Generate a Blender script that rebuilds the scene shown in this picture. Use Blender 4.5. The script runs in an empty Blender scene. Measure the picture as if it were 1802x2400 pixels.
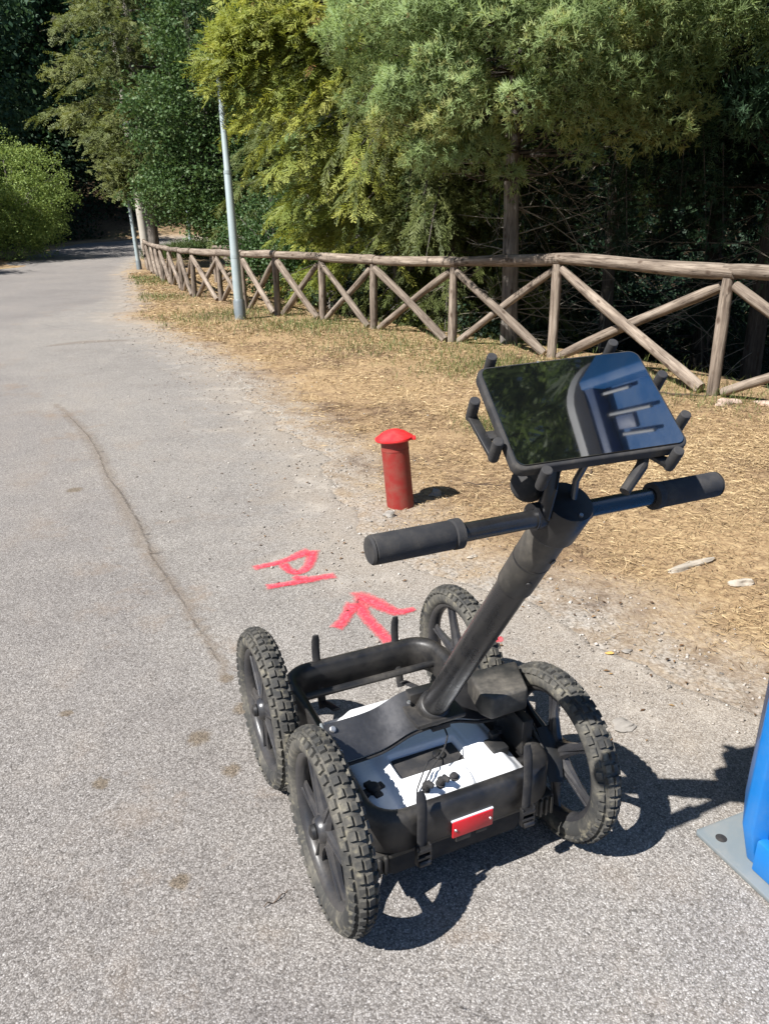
import bpy, bmesh, math, random
import numpy as np
from mathutils import Vector, Matrix, Euler
random.seed(7); rng = np.random.default_rng(7)
C = bpy.context.scene.collection
PI = math.pi; R = math.radians

# ------------------------------------------------------------------ camera, light, exposure
sc = bpy.context.scene
cam = bpy.data.cameras.new('camera'); cam.sensor_fit = 'VERTICAL'; cam.sensor_height = 36.0
cam.lens = 36.0 * 1600.46 / 2212; cam.clip_start = 0.05; cam.clip_end = 1200
camo = bpy.data.objects.new('camera', cam); C.objects.link(camo)
camo.matrix_world = Matrix.Translation((0, 0, 1.5)) @ Matrix.Rotation(PI/2 - 0.3697, 4, 'X') @ Matrix.Rotation(-0.0101, 4, 'Z')
sc.camera = camo
SUN_AZ = R(-143.2); SUN_EL = R(49.7)           # direction to the sun, angle from +X
SD = Vector((math.cos(SUN_AZ)*math.cos(SUN_EL), math.sin(SUN_AZ)*math.cos(SUN_EL), math.sin(SUN_EL)))
w = bpy.data.worlds.new('World'); sc.world = w; w.use_nodes = True
nt = w.node_tree; bg = nt.nodes['Background']
sky = nt.nodes.new('ShaderNodeTexSky'); sky.sky_type = 'NISHITA'; sky.sun_disc = False
sky.sun_elevation = SUN_EL; sky.sun_rotation = PI/2 - SUN_AZ
sky.air_density = 1.0; sky.dust_density = 0.3; sky.ozone_density = 2.5
nt.links.new(sky.outputs[0], bg.inputs[0]); bg.inputs[1].default_value = 0.05
sl = bpy.data.lights.new('sun', 'SUN'); sl.energy = 5.0; sl.angle = R(0.53); sl.color = (1.0, 0.972, 0.935)
so = bpy.data.objects.new('sun', sl); C.objects.link(so)
so.rotation_euler = SD.to_track_quat('Z', 'Y').to_euler(); so.location = (0, 0, 30)
vs = sc.view_settings; vs.view_transform = 'Standard'; vs.look = 'None'; vs.gamma = 1.0; vs.exposure = 1.05
vs.use_curve_mapping = False
sc.cycles.max_bounces = 6; sc.cycles.diffuse_bounces = 3; sc.cycles.transparent_max_bounces = 8

# ------------------------------------------------------------------ helpers
def tag(o, label=None, cat=None, group=None, kind=None):
    if label: o['label'] = label
    if cat: o['category'] = cat
    if group: o['group'] = group
    if kind: o['kind'] = kind
    return o

def empty(name, loc=(0, 0, 0), rz=0, **k):
    o = bpy.data.objects.new(name, None); C.objects.link(o); o.empty_display_size = .2
    o.location = loc; o.rotation_euler = (0, 0, rz); return tag(o, **k)

def link_mesh(name, me, mat, parent=None):
    o = bpy.data.objects.new(name, me); C.objects.link(o)
    if mat: me.materials.append(mat)
    if parent: o.parent = parent
    return o

def np_mesh(name, V, F, mat, parent=None, attrs=None, smooth=False):
    """V (n,3), F (m,k) uniform face size"""
    me = bpy.data.meshes.new(name); V = np.asarray(V, np.float32); F = np.asarray(F, np.int32)
    n, (m, k) = len(V), F.shape
    me.vertices.add(n); me.vertices.foreach_set('co', V.ravel())
    me.loops.add(m*k); me.loops.foreach_set('vertex_index', F.ravel())
    me.polygons.add(m); me.polygons.foreach_set('loop_start', np.arange(0, m*k, k, dtype=np.int32))
    if smooth: me.polygons.foreach_set('use_smooth', np.ones(m, bool))
    for an, av in (attrs or {}).items():
        a = me.attributes.new(an, 'FLOAT', 'POINT'); a.data.foreach_set('value', np.asarray(av, np.float32))
    me.update(); me.validate()
    return link_mesh(name, me, mat, parent)

class MB:
    def __init__(s): s.v = []; s.f = []
    def add(s, V, F):
        b = len(s.v); s.v += [tuple(p) for p in V]; s.f += [tuple(b+i for i in f) for f in F]
    def box(s, c, d, rot=None):
        hx, hy, hz = d[0]/2, d[1]/2, d[2]/2
        V = [Vector((x, y, z)) for x in (-hx, hx) for y in (-hy, hy) for z in (-hz, hz)]
        if rot is not None: V = [rot @ p for p in V]
        V = [p + Vector(c) for p in V]
        s.add(V, [(0, 1, 3, 2), (4, 6, 7, 5), (0, 4, 5, 1), (2, 3, 7, 6), (0, 2, 6, 4), (1, 5, 7, 3)])
    def tube(s, pts, r, n=12, cap=True, ell=None, up=None):
        """pts path, r radius or list; ell=(a,b) scales the two cross axes"""
        pts = [Vector(p) for p in pts]; m = len(pts)
        rs = r if hasattr(r, '__len__') else [r]*m
        a, b = ell or (1, 1); V = []; prev = None
        for i, p in enumerate(pts):
            t = (pts[min(i+1, m-1)] - pts[max(i-1, 0)]).normalized()
            u = Vector(up) if up else (prev if prev else (Vector((0, 0, 1)) if abs(t.z) < .9 else Vector((1, 0, 0))))
            u = (u - t*u.dot(t)).normalized(); prev = u; wv = t.cross(u)
            for k in range(n):
                th = 2*PI*k/n; V.append(p + (u*math.cos(th)*a + wv*math.sin(th)*b)*rs[i])
        F = [(i*n+k, i*n+(k+1) % n, (i+1)*n+(k+1) % n, (i+1)*n+k) for i in range(m-1) for k in range(n)]
        if cap: F += [tuple(range(n-1, -1, -1)), tuple((m-1)*n+k for k in range(n))]
        s.add(V, F)
    def cyl(s, p0, p1, r, n=16): s.tube([p0, p1], r, n)
    def lathe(s, prof, n=24, axis='z', c=(0, 0, 0), closed=False):
        """prof list of (r, h) about axis"""
        V = []; m = len(prof)
        for r_, h in prof:
            for k in range(n):
                th = 2*PI*k/n; x, y = r_*math.cos(th), r_*math.sin(th)
                p = (x, y, h) if axis == 'z' else ((h, x, y) if axis == 'x' else (y, h, x))
                V.append(Vector(p) + Vector(c))
        F = [(i*n+k, i*n+(k+1) % n, ((i+1) % m)*n+(k+1) % n, ((i+1) % m)*n+k) for i in range(m if closed else m-1) for k in range(n)]
        if not closed: F += [tuple(range(n-1, -1, -1)), tuple((m-1)*n+k for k in range(n))]
        s.add(V, F)
    def prism(s, poly, z0, z1, M=None):
        n = len(poly); V = [Vector((x, y, z0)) for x, y in poly] + [Vector((x, y, z1)) for x, y in poly]
        if M is not None: V = [M @ p for p in V]
        s.add(V, [tuple(range(n-1, -1, -1)), tuple(range(n, 2*n))] + [(i, (i+1) % n, n+(i+1) % n, n+i) for i in range(n)])
    def strip(s, A, B):
        n = len(A); s.add(list(A)+list(B), [(i, i+1, n+i+1, n+i) for i in range(n-1)])
    def build(s, name, mat, parent=None, bevel=0, seg=2, smooth=35):
        me = bpy.data.meshes.new(name); bm = bmesh.new()
        vs_ = [bm.verts.new(p) for p in s.v]
        for f in s.f:
            try: bm.faces.new([vs_[i] for i in f])
            except ValueError: pass
        bmesh.ops.recalc_face_normals(bm, faces=bm.faces)
        if bevel:
            ed = [e for e in bm.edges if len(e.link_faces) == 2 and e.calc_face_angle(0) > R(30)]
            bmesh.ops.bevel(bm, geom=ed, offset=bevel, segments=seg, profile=.5, affect='EDGES', clamp_overlap=True)
        bm.to_mesh(me); bm.free()
        if smooth:
            me.polygons.foreach_set('use_smooth', [True]*len(me.polygons)); me.set_sharp_from_angle(angle=R(smooth))
        return link_mesh(name, me, mat, parent)

# ------------------------------------------------------------------ materials
class NT:
    def __init__(s, name):
        s.m = bpy.data.materials.new(name); s.m.use_nodes = True; s.t = s.m.node_tree
        s.b = s.t.nodes['Principled BSDF']; s.out = s.t.nodes['Material Output']
    def n(s, typ, **k):
        x = s.t.nodes.new('ShaderNode'+typ)
        for a, v in k.items(): setattr(x, a, v)
        return x
    def l(s, a, b): s.t.links.new(a, b)
    def setin(s, node, key, v):
        if hasattr(v, 'is_output') or isinstance(v, bpy.types.NodeSocket): s.l(v, node.inputs[key])
        else: node.inputs[key].default_value = v
    def coord(s, which='Object'):
        return s.n('TexCoord').outputs[which]
    def mapv(s, v, scale=(1, 1, 1), loc=(0, 0, 0)):
        m = s.n('Mapping'); s.l(v, m.inputs[0]); m.inputs['Scale'].default_value = scale; m.inputs['Location'].default_value = loc; return m.outputs[0]
    def noise(s, v, scale, detail=4, rough=.55, dist=0):
        x = s.n('TexNoise'); s.l(v, x.inputs['Vector']); x.inputs['Scale'].default_value = scale
        x.inputs['Detail'].default_value = detail; x.inputs['Roughness'].default_value = rough; x.inputs['Distortion'].default_value = dist
        return x.outputs['Fac']
    def vor(s, v, scale, feature='F1', out='Color', rand=1):
        x = s.n('TexVoronoi', feature=feature); s.l(v, x.inputs['Vector']); x.inputs['Scale'].default_value = scale; x.inputs['Randomness'].default_value = rand
        return x.outputs[out]
    def ramp(s, f, stops, interp='LINEAR'):
        x = s.n('ValToRGB'); s.l(f, x.inputs[0]); cr = x.color_ramp; cr.interpolation = interp
        while len(cr.elements) < len(stops): cr.elements.new(.5)
        for e, (p, c) in zip(cr.elements, stops):
            e.position = p; e.color = (c, c, c, 1) if not hasattr(c, '__len__') else (*c, 1)
        return x.outputs[0]
    def mix(s, f, a, b, mode='MIX'):
        x = s.n('Mix', data_type='RGBA', blend_type=mode)
        for key, v in ((0, f), (6, a), (7, b)):
            if isinstance(v, bpy.types.NodeSocket): s.l(v, x.inputs[key])
            else: x.inputs[key].default_value = v if key == 0 else ((*v, 1) if hasattr(v, '__len__') else (v, v, v, 1))
        return x.outputs[2]
    def math(s, op, a, b=0, c=0, clamp=False):
        x = s.n('Math', operation=op, use_clamp=clamp)
        for i, v in enumerate((a, b, c)):
            if isinstance(v, bpy.types.NodeSocket): s.l(v, x.inputs[i])
            else: x.inputs[i].default_value = v
        return x.outputs[0]
    def mr(s, v, a, b, c=0, d=1):
        x = s.n('MapRange', clamp=True); s.l(v, x.inputs[0])
        for i, q in enumerate((a, b, c, d)): x.inputs[i+1].default_value = q
        return x.outputs[0]
    def attr(s, name):
        a = s.n('Attribute', attribute_name=name); return a.outputs['Fac']
    def col(s, v):
        if isinstance(v, bpy.types.NodeSocket): s.l(v, s.b.inputs['Base Color'])
        else: s.b.inputs['Base Color'].default_value = (*v, 1)
    def rough(s, v): s.setin(s.b, 'Roughness', v)
    def bump(s, h, strength=.3, dist=.01):
        x = s.n('Bump'); s.l(h, x.inputs['Height']); x.inputs['Strength'].default_value = strength; x.inputs['Distance'].default_value = dist
        s.l(x.outputs[0], s.b.inputs['Normal'])
    def p(s, **k):
        for a, v in k.items(): s.b.inputs[a.replace('_', ' ')].default_value = v
        return s

def plastic(name, col, rough=.45, dust=(.20, .175, .14), amt=.35, scale=14, spec=.5, bump=.15, metal=0):
    m = NT(name); co = m.coord(); a = m.noise(co, scale, 5, .6); b = m.noise(co, scale*9, 3, .7)
    f = m.math('MULTIPLY', m.mr(a, .42, .75), m.mr(b, .3, .7, .35, 1.0))
    c = m.mix(m.math('MULTIPLY', f, amt), col, dust); m.col(c)
    m.rough(m.mr(m.math('ADD', a, m.math('MULTIPLY', b, .4)), .4, 1.0, max(.05, rough-.1), min(1, rough+.22)))
    m.bump(b, bump, .001); m.p(Specular_IOR_Level=spec, Metallic=metal); return m.m

M_black = plastic('black_frame_paint', (.011, .011, .012), .38, amt=.28, scale=9)
M_black_dusty = plastic('dusty_black_plastic', (.016, .016, .016), .5, amt=.75, scale=6)
M_matte = plastic('matte_black_rubber', (.022, .022, .024), .75, amt=.3, scale=25, spec=.3)
M_grip = plastic('charcoal_foam_grip', (.028, .028, .030), .85, amt=.25, scale=30, spec=.25, bump=.5)
M_tube = plastic('black_anodised_tube', (.014, .014, .015), .25, amt=.10, scale=16, bump=.03)
M_plate = plastic('brushed_dark_plate', (.085, .085, .09), .36, dust=(.16, .15, .135), amt=.2, scale=10, metal=.85)
M_white = plastic('white_housing_plastic', (.80, .81, .82), .22, dust=(.45, .42, .37), amt=.25, scale=10)
M_rim = plastic('black_rim_plastic', (.028, .028, .031), .28, amt=.35, scale=10)
M_steel = plastic('bolt_steel', (.55, .55, .55), .35, amt=.2, metal=.9)
M_redref = plastic('red_reflector', (.50, .008, .016), .25, dust=(.5, .1, .1), amt=.2, scale=20)
M_redpipe = plastic('red_painted_pipe', (.23, .018, .014), .5, dust=(.17, .09, .06), amt=.75, scale=16, bump=.6)
M_redcap = plastic('red_plastic_cap', (.62, .018, .022), .42, dust=(.5, .2, .16), amt=.25, scale=12)
M_blue = plastic('blue_cabin_plastic', (.005, .145, .44), .40, dust=(.13, .22, .34), amt=.42, scale=7, bump=.3)
M_bluedk = plastic('dark_blue_plastic', (.008, .075, .26), .45, amt=.12, scale=5)
M_trim = plastic('grey_roof_plastic', (.56, .57, .58), .5, amt=.3, scale=4)
M_roofw = plastic('pale_translucent_roof', (.62, .66, .68), .5, amt=.15, scale=4)
M_vent = plastic('white_vent_plastic', (.52, .54, .57), .5, amt=.15, scale=4)
M_galv = plastic('galvanised_steel', (.17, .20, .215), .5, dust=(.26, .235, .20), amt=.65, scale=9, metal=.25, bump=.3)
M_pole = plastic('galvanised_lamp_pole', (.30, .36, .37), .55, dust=(.42, .44, .43), amt=.55, scale=5, metal=.15)
M_concrete = plastic('pale_concrete_pole', (.42, .39, .34), .85, dust=(.28, .26, .22), amt=.6, scale=4, spec=.2)
M_lampgl = plastic('lamp_glass', (.55, .6, .62), .2, amt=.1)

def mk_tyre():
    m = NT('tyre_rubber'); co = m.coord(); a = m.noise(co, 11, 5, .65); b = m.noise(co, 90, 3, .7)
    f = m.math('MULTIPLY', m.mr(a, .40, .68), m.mr(b, .25, .75, .2, 1))
    c = m.mix(m.math('MULTIPLY', f, .85), (.034, .034, .033), (.17, .155, .125))
    d = m.mr(m.noise(co, 42, 2, .6), .58, .72)
    c = m.mix(m.math('MULTIPLY', d, .45), c, (.25, .225, .16)); m.col(c)
    m.rough(.82); m.p(Specular_IOR_Level=.3); m.bump(b, .35, .002); return m.m
M_tyre = mk_tyre()

def mk_glass_screen():
    m = NT('tablet_glass'); co = m.coord(); a = m.noise(co, 9, 5, .7)
    m.col((.003, .0035, .004)); m.rough(m.mr(a, .3, .8, .015, .07)); m.p(Specular_IOR_Level=.9, Coat_Weight=1.0, Coat_Roughness=.02, Coat_IOR=1.75)
    return m.m
M_screen = mk_glass_screen()

def mk_wood(name, c0, c1, c2):
    m = NT(name); co = m.coord(); oi = m.n('ObjectInfo').outputs['Random']
    sh = m.n('VectorMath', operation='ADD'); m.l(co, sh.inputs[0])
    cx = m.n('CombineXYZ'); m.l(m.math('MULTIPLY', oi, 37), cx.inputs[0]); m.l(m.math('MULTIPLY', oi, 11), cx.inputs[2]); m.l(cx.outputs[0], sh.inputs[1])
    v = m.mapv(sh.outputs[0], (16, 16, 1.3)); g = m.noise(v, 1.6, 6, .65, .4)
    bl = m.noise(m.mapv(sh.outputs[0], (1, 1, .6)), 5, 4, .6)
    c = m.ramp(g, [(.30, c0), (.50, c1), (.72, c2)])
    c = m.mix(m.math('MULTIPLY', m.mr(bl, .5, .72), .55), c, c0)
    cr = m.ramp(m.noise(m.mapv(sh.outputs[0], (40, 40, 1.1)), 1.0, 2, .5, .3), [(.47, 0), (.5, 1), (.53, 0)])
    c = m.mix(m.math('MULTIPLY', m.math('MULTIPLY', cr, m.mr(bl, .42, .55)), .75), c, (.03, .022, .016))
    kn = m.mr(m.vor(m.mapv(sh.outputs[0], (9, 9, 5)), 1, out='Distance'), .10, .22, .7, 0)
    c = m.mix(kn, c, (.05, .03, .02))
    hs = m.n('HueSaturation'); m.l(c, hs.inputs['Color']); m.l(m.mr(oi, 0, 1, .78, 1.18), hs.inputs['Value']); m.col(hs.outputs[0])
    m.rough(.85); m.p(Specular_IOR_Level=.2); m.bump(m.math('SUBTRACT', g, m.math('MULTIPLY', cr, .6)), .5, .012); return m.m
M_wood = mk_wood('weathered_log_wood', (.085, .064, .050), (.205, .165, .130), (.35, .295, .24))
M_bark = mk_wood('grey_bark', (.085, .075, .068), (.19, .17, .15), (.32, .295, .26))

def mk_twig(name, a, b):
    m = NT(name); m.col(m.mix(m.noise(m.coord(), 8, 3), a, b)); m.rough(.9); m.p(Specular_IOR_Level=.15); return m.m
M_bark_shade = mk_wood('shade_dark_bark', (.035, .030, .026), (.075, .065, .056), (.13, .115, .10))  # shaded copy of the grey bark: the wood's shade is put into its colour
M_dead = mk_twig('dead_twig_wood', (.13, .115, .095), (.30, .27, .22))
M_twig = mk_twig('brown_twig', (.05, .035, .025), (.13, .095, .07))

def mk_foliage(name, stops, trans=.35, rough=.6, spec=.3):
    """tint attribute: a spray's own colour, 0..1"""
    m = NT(name); c = m.ramp(m.attr('tint'), stops)
    m.col(c); m.rough(rough); m.p(Specular_IOR_Level=spec)
    t = m.n('BsdfTranslucent'); m.l(m.mix(.5, c, m.mix(1.0, c, (1.0, .95, .35), 'MULTIPLY')), t.inputs[0])
    x = m.n('MixShader'); x.inputs[0].default_value = trans
    m.l(m.b.outputs[0], x.inputs[1]); m.l(t.outputs[0], x.inputs[2]); m.l(x.outputs[0], m.out.inputs[0]); return m.m
F_yellow = mk_foliage('yellow_green_sprays', [(0, (.22, .11, .04)), (.06, (.07, .11, .03)), (.4, (.16, .205, .045)), (.75, (.28, .305, .06)), (1, (.40, .39, .10))], .42)
F_grey = mk_foliage('grey_green_sprays', [(0, (.26, .14, .05)), (.05, (.09, .15, .06)), (.45, (.205, .29, .115)), (.8, (.33, .425, .185)), (1, (.45, .46, .18))], .45)
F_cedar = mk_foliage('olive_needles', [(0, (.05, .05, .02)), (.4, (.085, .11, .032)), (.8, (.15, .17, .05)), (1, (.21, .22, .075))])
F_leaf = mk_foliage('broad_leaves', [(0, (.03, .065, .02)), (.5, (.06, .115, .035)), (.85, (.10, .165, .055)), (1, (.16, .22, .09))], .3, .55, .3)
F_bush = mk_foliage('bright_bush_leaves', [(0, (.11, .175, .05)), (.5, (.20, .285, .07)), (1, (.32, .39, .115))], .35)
F_dark_shade = mk_foliage('dark_shade_leaves', [(0, (.010, .026, .015)), (.6, (.020, .046, .021)), (1, (.045, .08, .034))], .25)  # leaf colour lowered so that the deep shade of the wood is painted in
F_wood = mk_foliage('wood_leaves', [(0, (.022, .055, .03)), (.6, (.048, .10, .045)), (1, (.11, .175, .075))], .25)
F_straw = mk_foliage('straw_blades', [(0, (.10, .065, .04)), (.25, (.235, .15, .08)), (.6, (.42, .305, .165)), (1, (.61, .475, .28))], .15, .7)
F_grass = mk_foliage('green_blades', [(0, (.05, .085, .02)), (.6, (.10, .14, .035)), (1, (.22, .22, .07))], .3)

# ------------------------------------------------------------------ terrain functions
EDGE = np.array([(30, -9), (12, -3.2), (6, -.2), (3.2, 1.1), (2.0, 1.62), (1.25, 2.02), (1.0, 2.21), (.82, 2.42), (.62, 2.76), (.35, 3.02), (0, 3.34), (-.15, 3.71), (-.27, 4.24), (-.41, 4.91),
    (-.67, 5.52), (-1.03, 6.29), (-1.45, 7.51), (-2.18, 9.1), (-3.24, 10.96), (-4.1, 12.6), (-4.9, 13.7), (-5.05, 15.2), (-5.95, 18.0), (-7.4, 22.5), (-9.0, 26.9), (-10.6, 34), (-10.9, 40), (-10.2, 44.5), (-6, 48), (6, 50.5), (40, 52)], float)
LEFT = np.array([(-18, -9), (-14.5, 10), (-13.8, 24), (-15, 30), (-17, 38), (-18.5, 46), (-18, 52), (-13, 57), (0, 60)], float)
FENCE = np.array([(5.6, 1.6), (4.9, 3.0), (4.02, 4.85), (3.05, 6.81), (2.03, 8.98), (.94, 10.26), (-.14, 11.69), (-1.02, 12.9), (-1.86, 13.59), (-2.64, 14.83), (-3.46, 16.5), (-4.28, 17.57), (-5.0, 19.4), (-5.84, 21.58), (-6.5, 23.1), (-7.15, 24.9), (-7.8, 26.64), (-8.45, 28.3), (-9.05, 30.0)])
FENCE_TOP = [1.12, 1.10, 1.10, 1.09, 1.115, 1.03, 1.01, 1.02, 1.04, 1.02, .98, .99, .96, .94, .95, .94, .94, .95, .96]

def edge_x(y):
    i = np.argsort(EDGE[:, 1]); y = np.asarray(y, float)
    wob = .05*np.sin(y*5.1+1) + .035*np.sin(y*11.7+.4) + .02*np.sin(y*27+2) + .012*np.sin(y*61)
    return np.interp(y, EDGE[i, 1], EDGE[i, 0]) + wob*np.clip(.5+y*.06, .5, 2.0)
def left_x(y):
    return np.interp(y, LEFT[:, 1], LEFT[:, 0]) + .12*np.sin(np.asarray(y)*1.7) + .06*np.sin(np.asarray(y)*5.3)
def rise(y): return .03*np.maximum(0, np.asarray(y, float)-26) * np.clip((np.asarray(y)-26)/6, 0, 1)
FX = FENCE[np.argsort(FENCE[:, 1])]
def fence_d(x, y):
    """rough distance behind the fence line (positive = far side)"""
    fx = np.interp(y, FX[:, 1], FX[:, 0]); return (np.asarray(x)-fx)*.72
def gnoise(x, y):
    return (.5*np.sin(x*1.9+y*.7+1.3)+.5*np.sin(y*2.3-x*1.1+.2)+.35*np.sin(x*5.3+y*3.1)+.3*np.sin(y*6.1-x*4.7+2)+.2*np.sin(x*13.1-y*9.2)+.2*np.sin(x*8.7+y*15.3+1))/1.5
def sm(t): t = np.clip(t, 0, 1); return t*t*(3-2*t)
def road_z(x, y): return rise(y)
def ground_z(x, y):
    x = np.asarray(x, float); y = np.asarray(y, float)
    ex = edge_x(y); slope = np.clip(np.abs((edge_x(y+.2)-edge_x(y-.2))/.4), 0, 4)
    d = (x-ex)/np.sqrt(1+slope**2)                       # outside the right edge of the road
    dl = left_x(y)-x; out = np.maximum(d, dl)
    out = np.where(y > 61, np.maximum(out, y-61), out)
    z = -.012 + .015*sm((out+.10)/.12) + .004*gnoise(x*3, y*3)*sm((out+.10)/.1) + .014*gnoise(x, y)*sm(out/.4)
    fd = fence_d(x, y); bank = sm((fd-.45)/3.2)*sm((x+2.4)/2.5)*1.7
    hill = np.where(y > 60, (y-60)*.22, 0) + np.where(dl > 4, (dl-4)*.16, 0)
    far = np.where((fd > 14) , (fd-14)*.22, 0)
    return z + rise(y) - bank + np.clip(hill, 0, 26) + np.clip(far, 0, 22)

# ------------------------------------------------------------------ ground
def mk_ground():
    m = NT('dry_verge_soil'); co = m.coord('Object')
    a = m.noise(co, .9, 6, .62); b = m.noise(co, 7, 5, .65); c = m.noise(co, 60, 4, .7); st = m.noise(m.mapv(co, (1, 1, 1)), 28, 5, .75, 1.2)
    soil = m.ramp(b, [(.3, (.085, .055, .035)), (.5, (.165, .11, .07)), (.7, (.27, .20, .135))])
    straw = m.ramp(st, [(.28, (.145, .09, .05)), (.5, (.31, .215, .12)), (.72, (.48, .365, .215))])
    col = m.mix(m.mr(m.math('ADD', a, m.math('MULTIPLY', b, .35)), .52, .72), soil, straw)
    ed = m.attr('edge')                                    # distance beyond the asphalt
    peb = m.vor(co, 90); pg = m.ramp(m.vor(co, 75, out='Distance'), [(0, (.44, .40, .36)), (.5, (.30, .27, .235)), (.9, (.12, .10, .08))])
    pb = m.n('RGBToBW'); m.l(peb, pb.inputs[0]); gr = m.mix(.5, pg, m.ramp(pb.outputs[0], [(.1, (.11, .095, .08)), (.5, (.29, .26, .225)), (.9, (.46, .43, .385))]))
    gm = m.math('MULTIPLY', m.mr(ed, .05, .6, 1, 0), m.mr(b, .38, .60, .45, 1))
    col = m.mix(gm, col, gr)
    gn = m.mr(m.noise(co, .55, 3, .6), .56, .70); col = m.mix(m.math('MULTIPLY', m.math('MULTIPLY', gn, m.attr('green')), .7), col, (.085, .12, .03))
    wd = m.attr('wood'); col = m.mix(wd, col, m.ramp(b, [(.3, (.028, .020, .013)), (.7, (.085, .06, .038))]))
    m.col(col); m.rough(.95); m.p(Specular_IOR_Level=.1)
    m.bump(m.math('ADD', m.math('MULTIPLY', c, .5), st), .6, .02); return m.m
M_ground = mk_ground()

def axis(fine0, fine1, step, lo, hi, g=1.16):
    a = list(np.arange(fine0, fine1, step)); s = step
    x = fine1
    while x < hi: a.append(x); s *= g; x += s
    a.append(hi); s = step*g; x = fine0-s
    while x > lo: a.insert(0, x); s *= g; x -= s
    a.insert(0, lo); return np.array(a)

xs = axis(-3.5, 5.5, .075, -300, 300); ys = axis(1.2, 13.5, .075, -60, 420)
X, Y = np.meshgrid(xs, ys); Z = ground_z(X, Y)
nx, ny = len(xs), len(ys); idx = np.arange(nx*ny).reshape(ny, nx)
F = np.stack([idx[:-1, :-1], idx[:-1, 1:], idx[1:, 1:], idx[1:, :-1]], -1).reshape(-1, 4)
slope = np.clip(np.abs((edge_x(Y+.2)-edge_x(Y-.2))/.4), 0, 4)
ed = np.clip((X-edge_x(Y))/np.sqrt(1+slope**2), 0, 5); ed = np.where(X < left_x(Y), 3, ed)
fd = fence_d(X, Y)
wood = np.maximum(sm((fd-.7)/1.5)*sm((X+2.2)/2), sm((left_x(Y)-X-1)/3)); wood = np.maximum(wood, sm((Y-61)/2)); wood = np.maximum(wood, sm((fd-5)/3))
green = sm((Y-7)/4)*sm((ed-.4)/1)
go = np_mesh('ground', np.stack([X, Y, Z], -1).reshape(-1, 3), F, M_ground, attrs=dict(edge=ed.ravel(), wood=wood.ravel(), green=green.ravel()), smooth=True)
tag(go, kind='structure')

# ------------------------------------------------------------------ road
STAINS = [(-.59, 1.92, .045), (-.48, 2.07, .04), (-.46, 1.77, .035), (-.83, 1.72, .03), (-.51, 1.37, .03), (-.57, 2.25, .03), (-1.06, 2.05, .025), (-1.9, 4.3, .06)]
def mk_road():
    m = NT('worn_asphalt'); co = m.coord('Object')
    big = m.noise(co, .55, 5, .6); mid = m.noise(co, 4.5, 5, .65); fine = m.noise(co, 140, 3, .6)
    wv = m.n('VectorMath', operation='MULTIPLY_ADD'); wn = m.n('TexNoise'); m.l(co, wn.inputs['Vector']); wn.inputs['Scale'].default_value = 70; m.l(wn.outputs['Color'], wv.inputs[0]); wv.inputs[1].default_value = (.009, .009, .0); m.l(co, wv.inputs[2]); cw = wv.outputs[0]
    v1 = m.vor(cw, 250); v1d = m.vor(cw, 250, out='Distance'); v2 = m.vor(cw, 120)
    bw = m.n('RGBToBW'); m.l(v1, bw.inputs[0]); bw2 = m.n('RGBToBW'); m.l(v2, bw2.inputs[0])
    stone = m.ramp(bw.outputs[0], [(.10, (.075, .069, .063)), (.30, (.205, .192, .178)), (.55, (.315, .297, .277)), (.78, (.425, .404, .380)), (.92, (.57, .55, .525)), (1, (.68, .665, .645))])
    stone = m.mix(.25, stone, m.ramp(bw2.outputs[0], [(.1, (.13, .12, .11)), (.5, (.33, .30, .27)), (.9, (.48, .445, .40))]))
    gap = m.mr(v1d, .35, .75); stone = m.mix(m.math('MULTIPLY', gap, .62), stone, (.10, .088, .076))
    # large tone differences of worn lanes, sediment along the old joint
    tone = m.ramp(m.math('ADD', m.math('MULTIPLY', big, .6), m.math('MULTIPLY', mid, .4)), [(.32, (.70, .69, .69)), (.5, (.87, .865, .86)), (.68, (1.0, .975, .94))])
    c = m.mix(1.0, stone, tone, 'MULTIPLY')
    lane = m.attr('lane')
    c = m.mix(m.math('MULTIPLY', lane, .9), c, m.mix(1.0, c, (.88, .875, .89), 'MULTIPLY'))
    ed = m.attr('edge')
    dm = m.math('MULTIPLY', m.mr(m.math('ADD', ed, m.math('MULTIPLY', m.math('SUBTRACT', mid, .5), 1.1)), .02, .55, 1, 0), m.mr(fine, .3, .6, .4, 1))
    c = m.mix(m.math('MULTIPLY', dm, .8), c, m.mix(bw.outputs[0], (.17, .135, .10), (.40, .35, .29)))
    pale = m.math('MULTIPLY', m.mr(ed, .15, 1.0, 1, 0), m.mr(m.noise(co, 3.1, 5, .7), .54, .66)); c = m.mix(m.math('MULTIPLY', pale, .22), c, (.58, .53, .46))
    br = m.math('MULTIPLY', m.mr(m.noise(co, 2.3, 6, .75), .54, .70), m.attr('dirt')); c = m.mix(m.math('MULTIPLY', br, .75), c, (.20, .145, .10))
    # small oil spots
    sx = m.n('SeparateXYZ'); m.l(co, sx.inputs[0]); tot = None
    wob = m.math('MULTIPLY', m.math('SUBTRACT', m.noise(co, 45, 3, .6), .5), .05)
    for x, y, r in STAINS:
        dx = m.math('SUBTRACT', sx.outputs[0], x); dy = m.math('SUBTRACT', sx.outputs[1], y)
        d = m.math('SQRT', m.math('ADD', m.math('MULTIPLY', dx, dx), m.math('MULTIPLY', dy, dy)))
        k = m.mr(m.math('ADD', d, wob), r*.55, r*1.0, .8, 0); tot = k if tot is None else m.math('MAXIMUM', tot, k)
    c = m.mix(tot, c, m.mix(bw.outputs[0], (.04, .03, .02), (.21, .165, .115)))
    m.col(c); m.rough(.88); m.p(Specular_IOR_Level=.25)
    m.bump(m.math('SUBTRACT', m.math('MULTIPLY', bw.outputs[0], .35), m.math('MULTIPLY', v1d, .7)), .5, .004); return m.m
M_road = mk_road()
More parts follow.
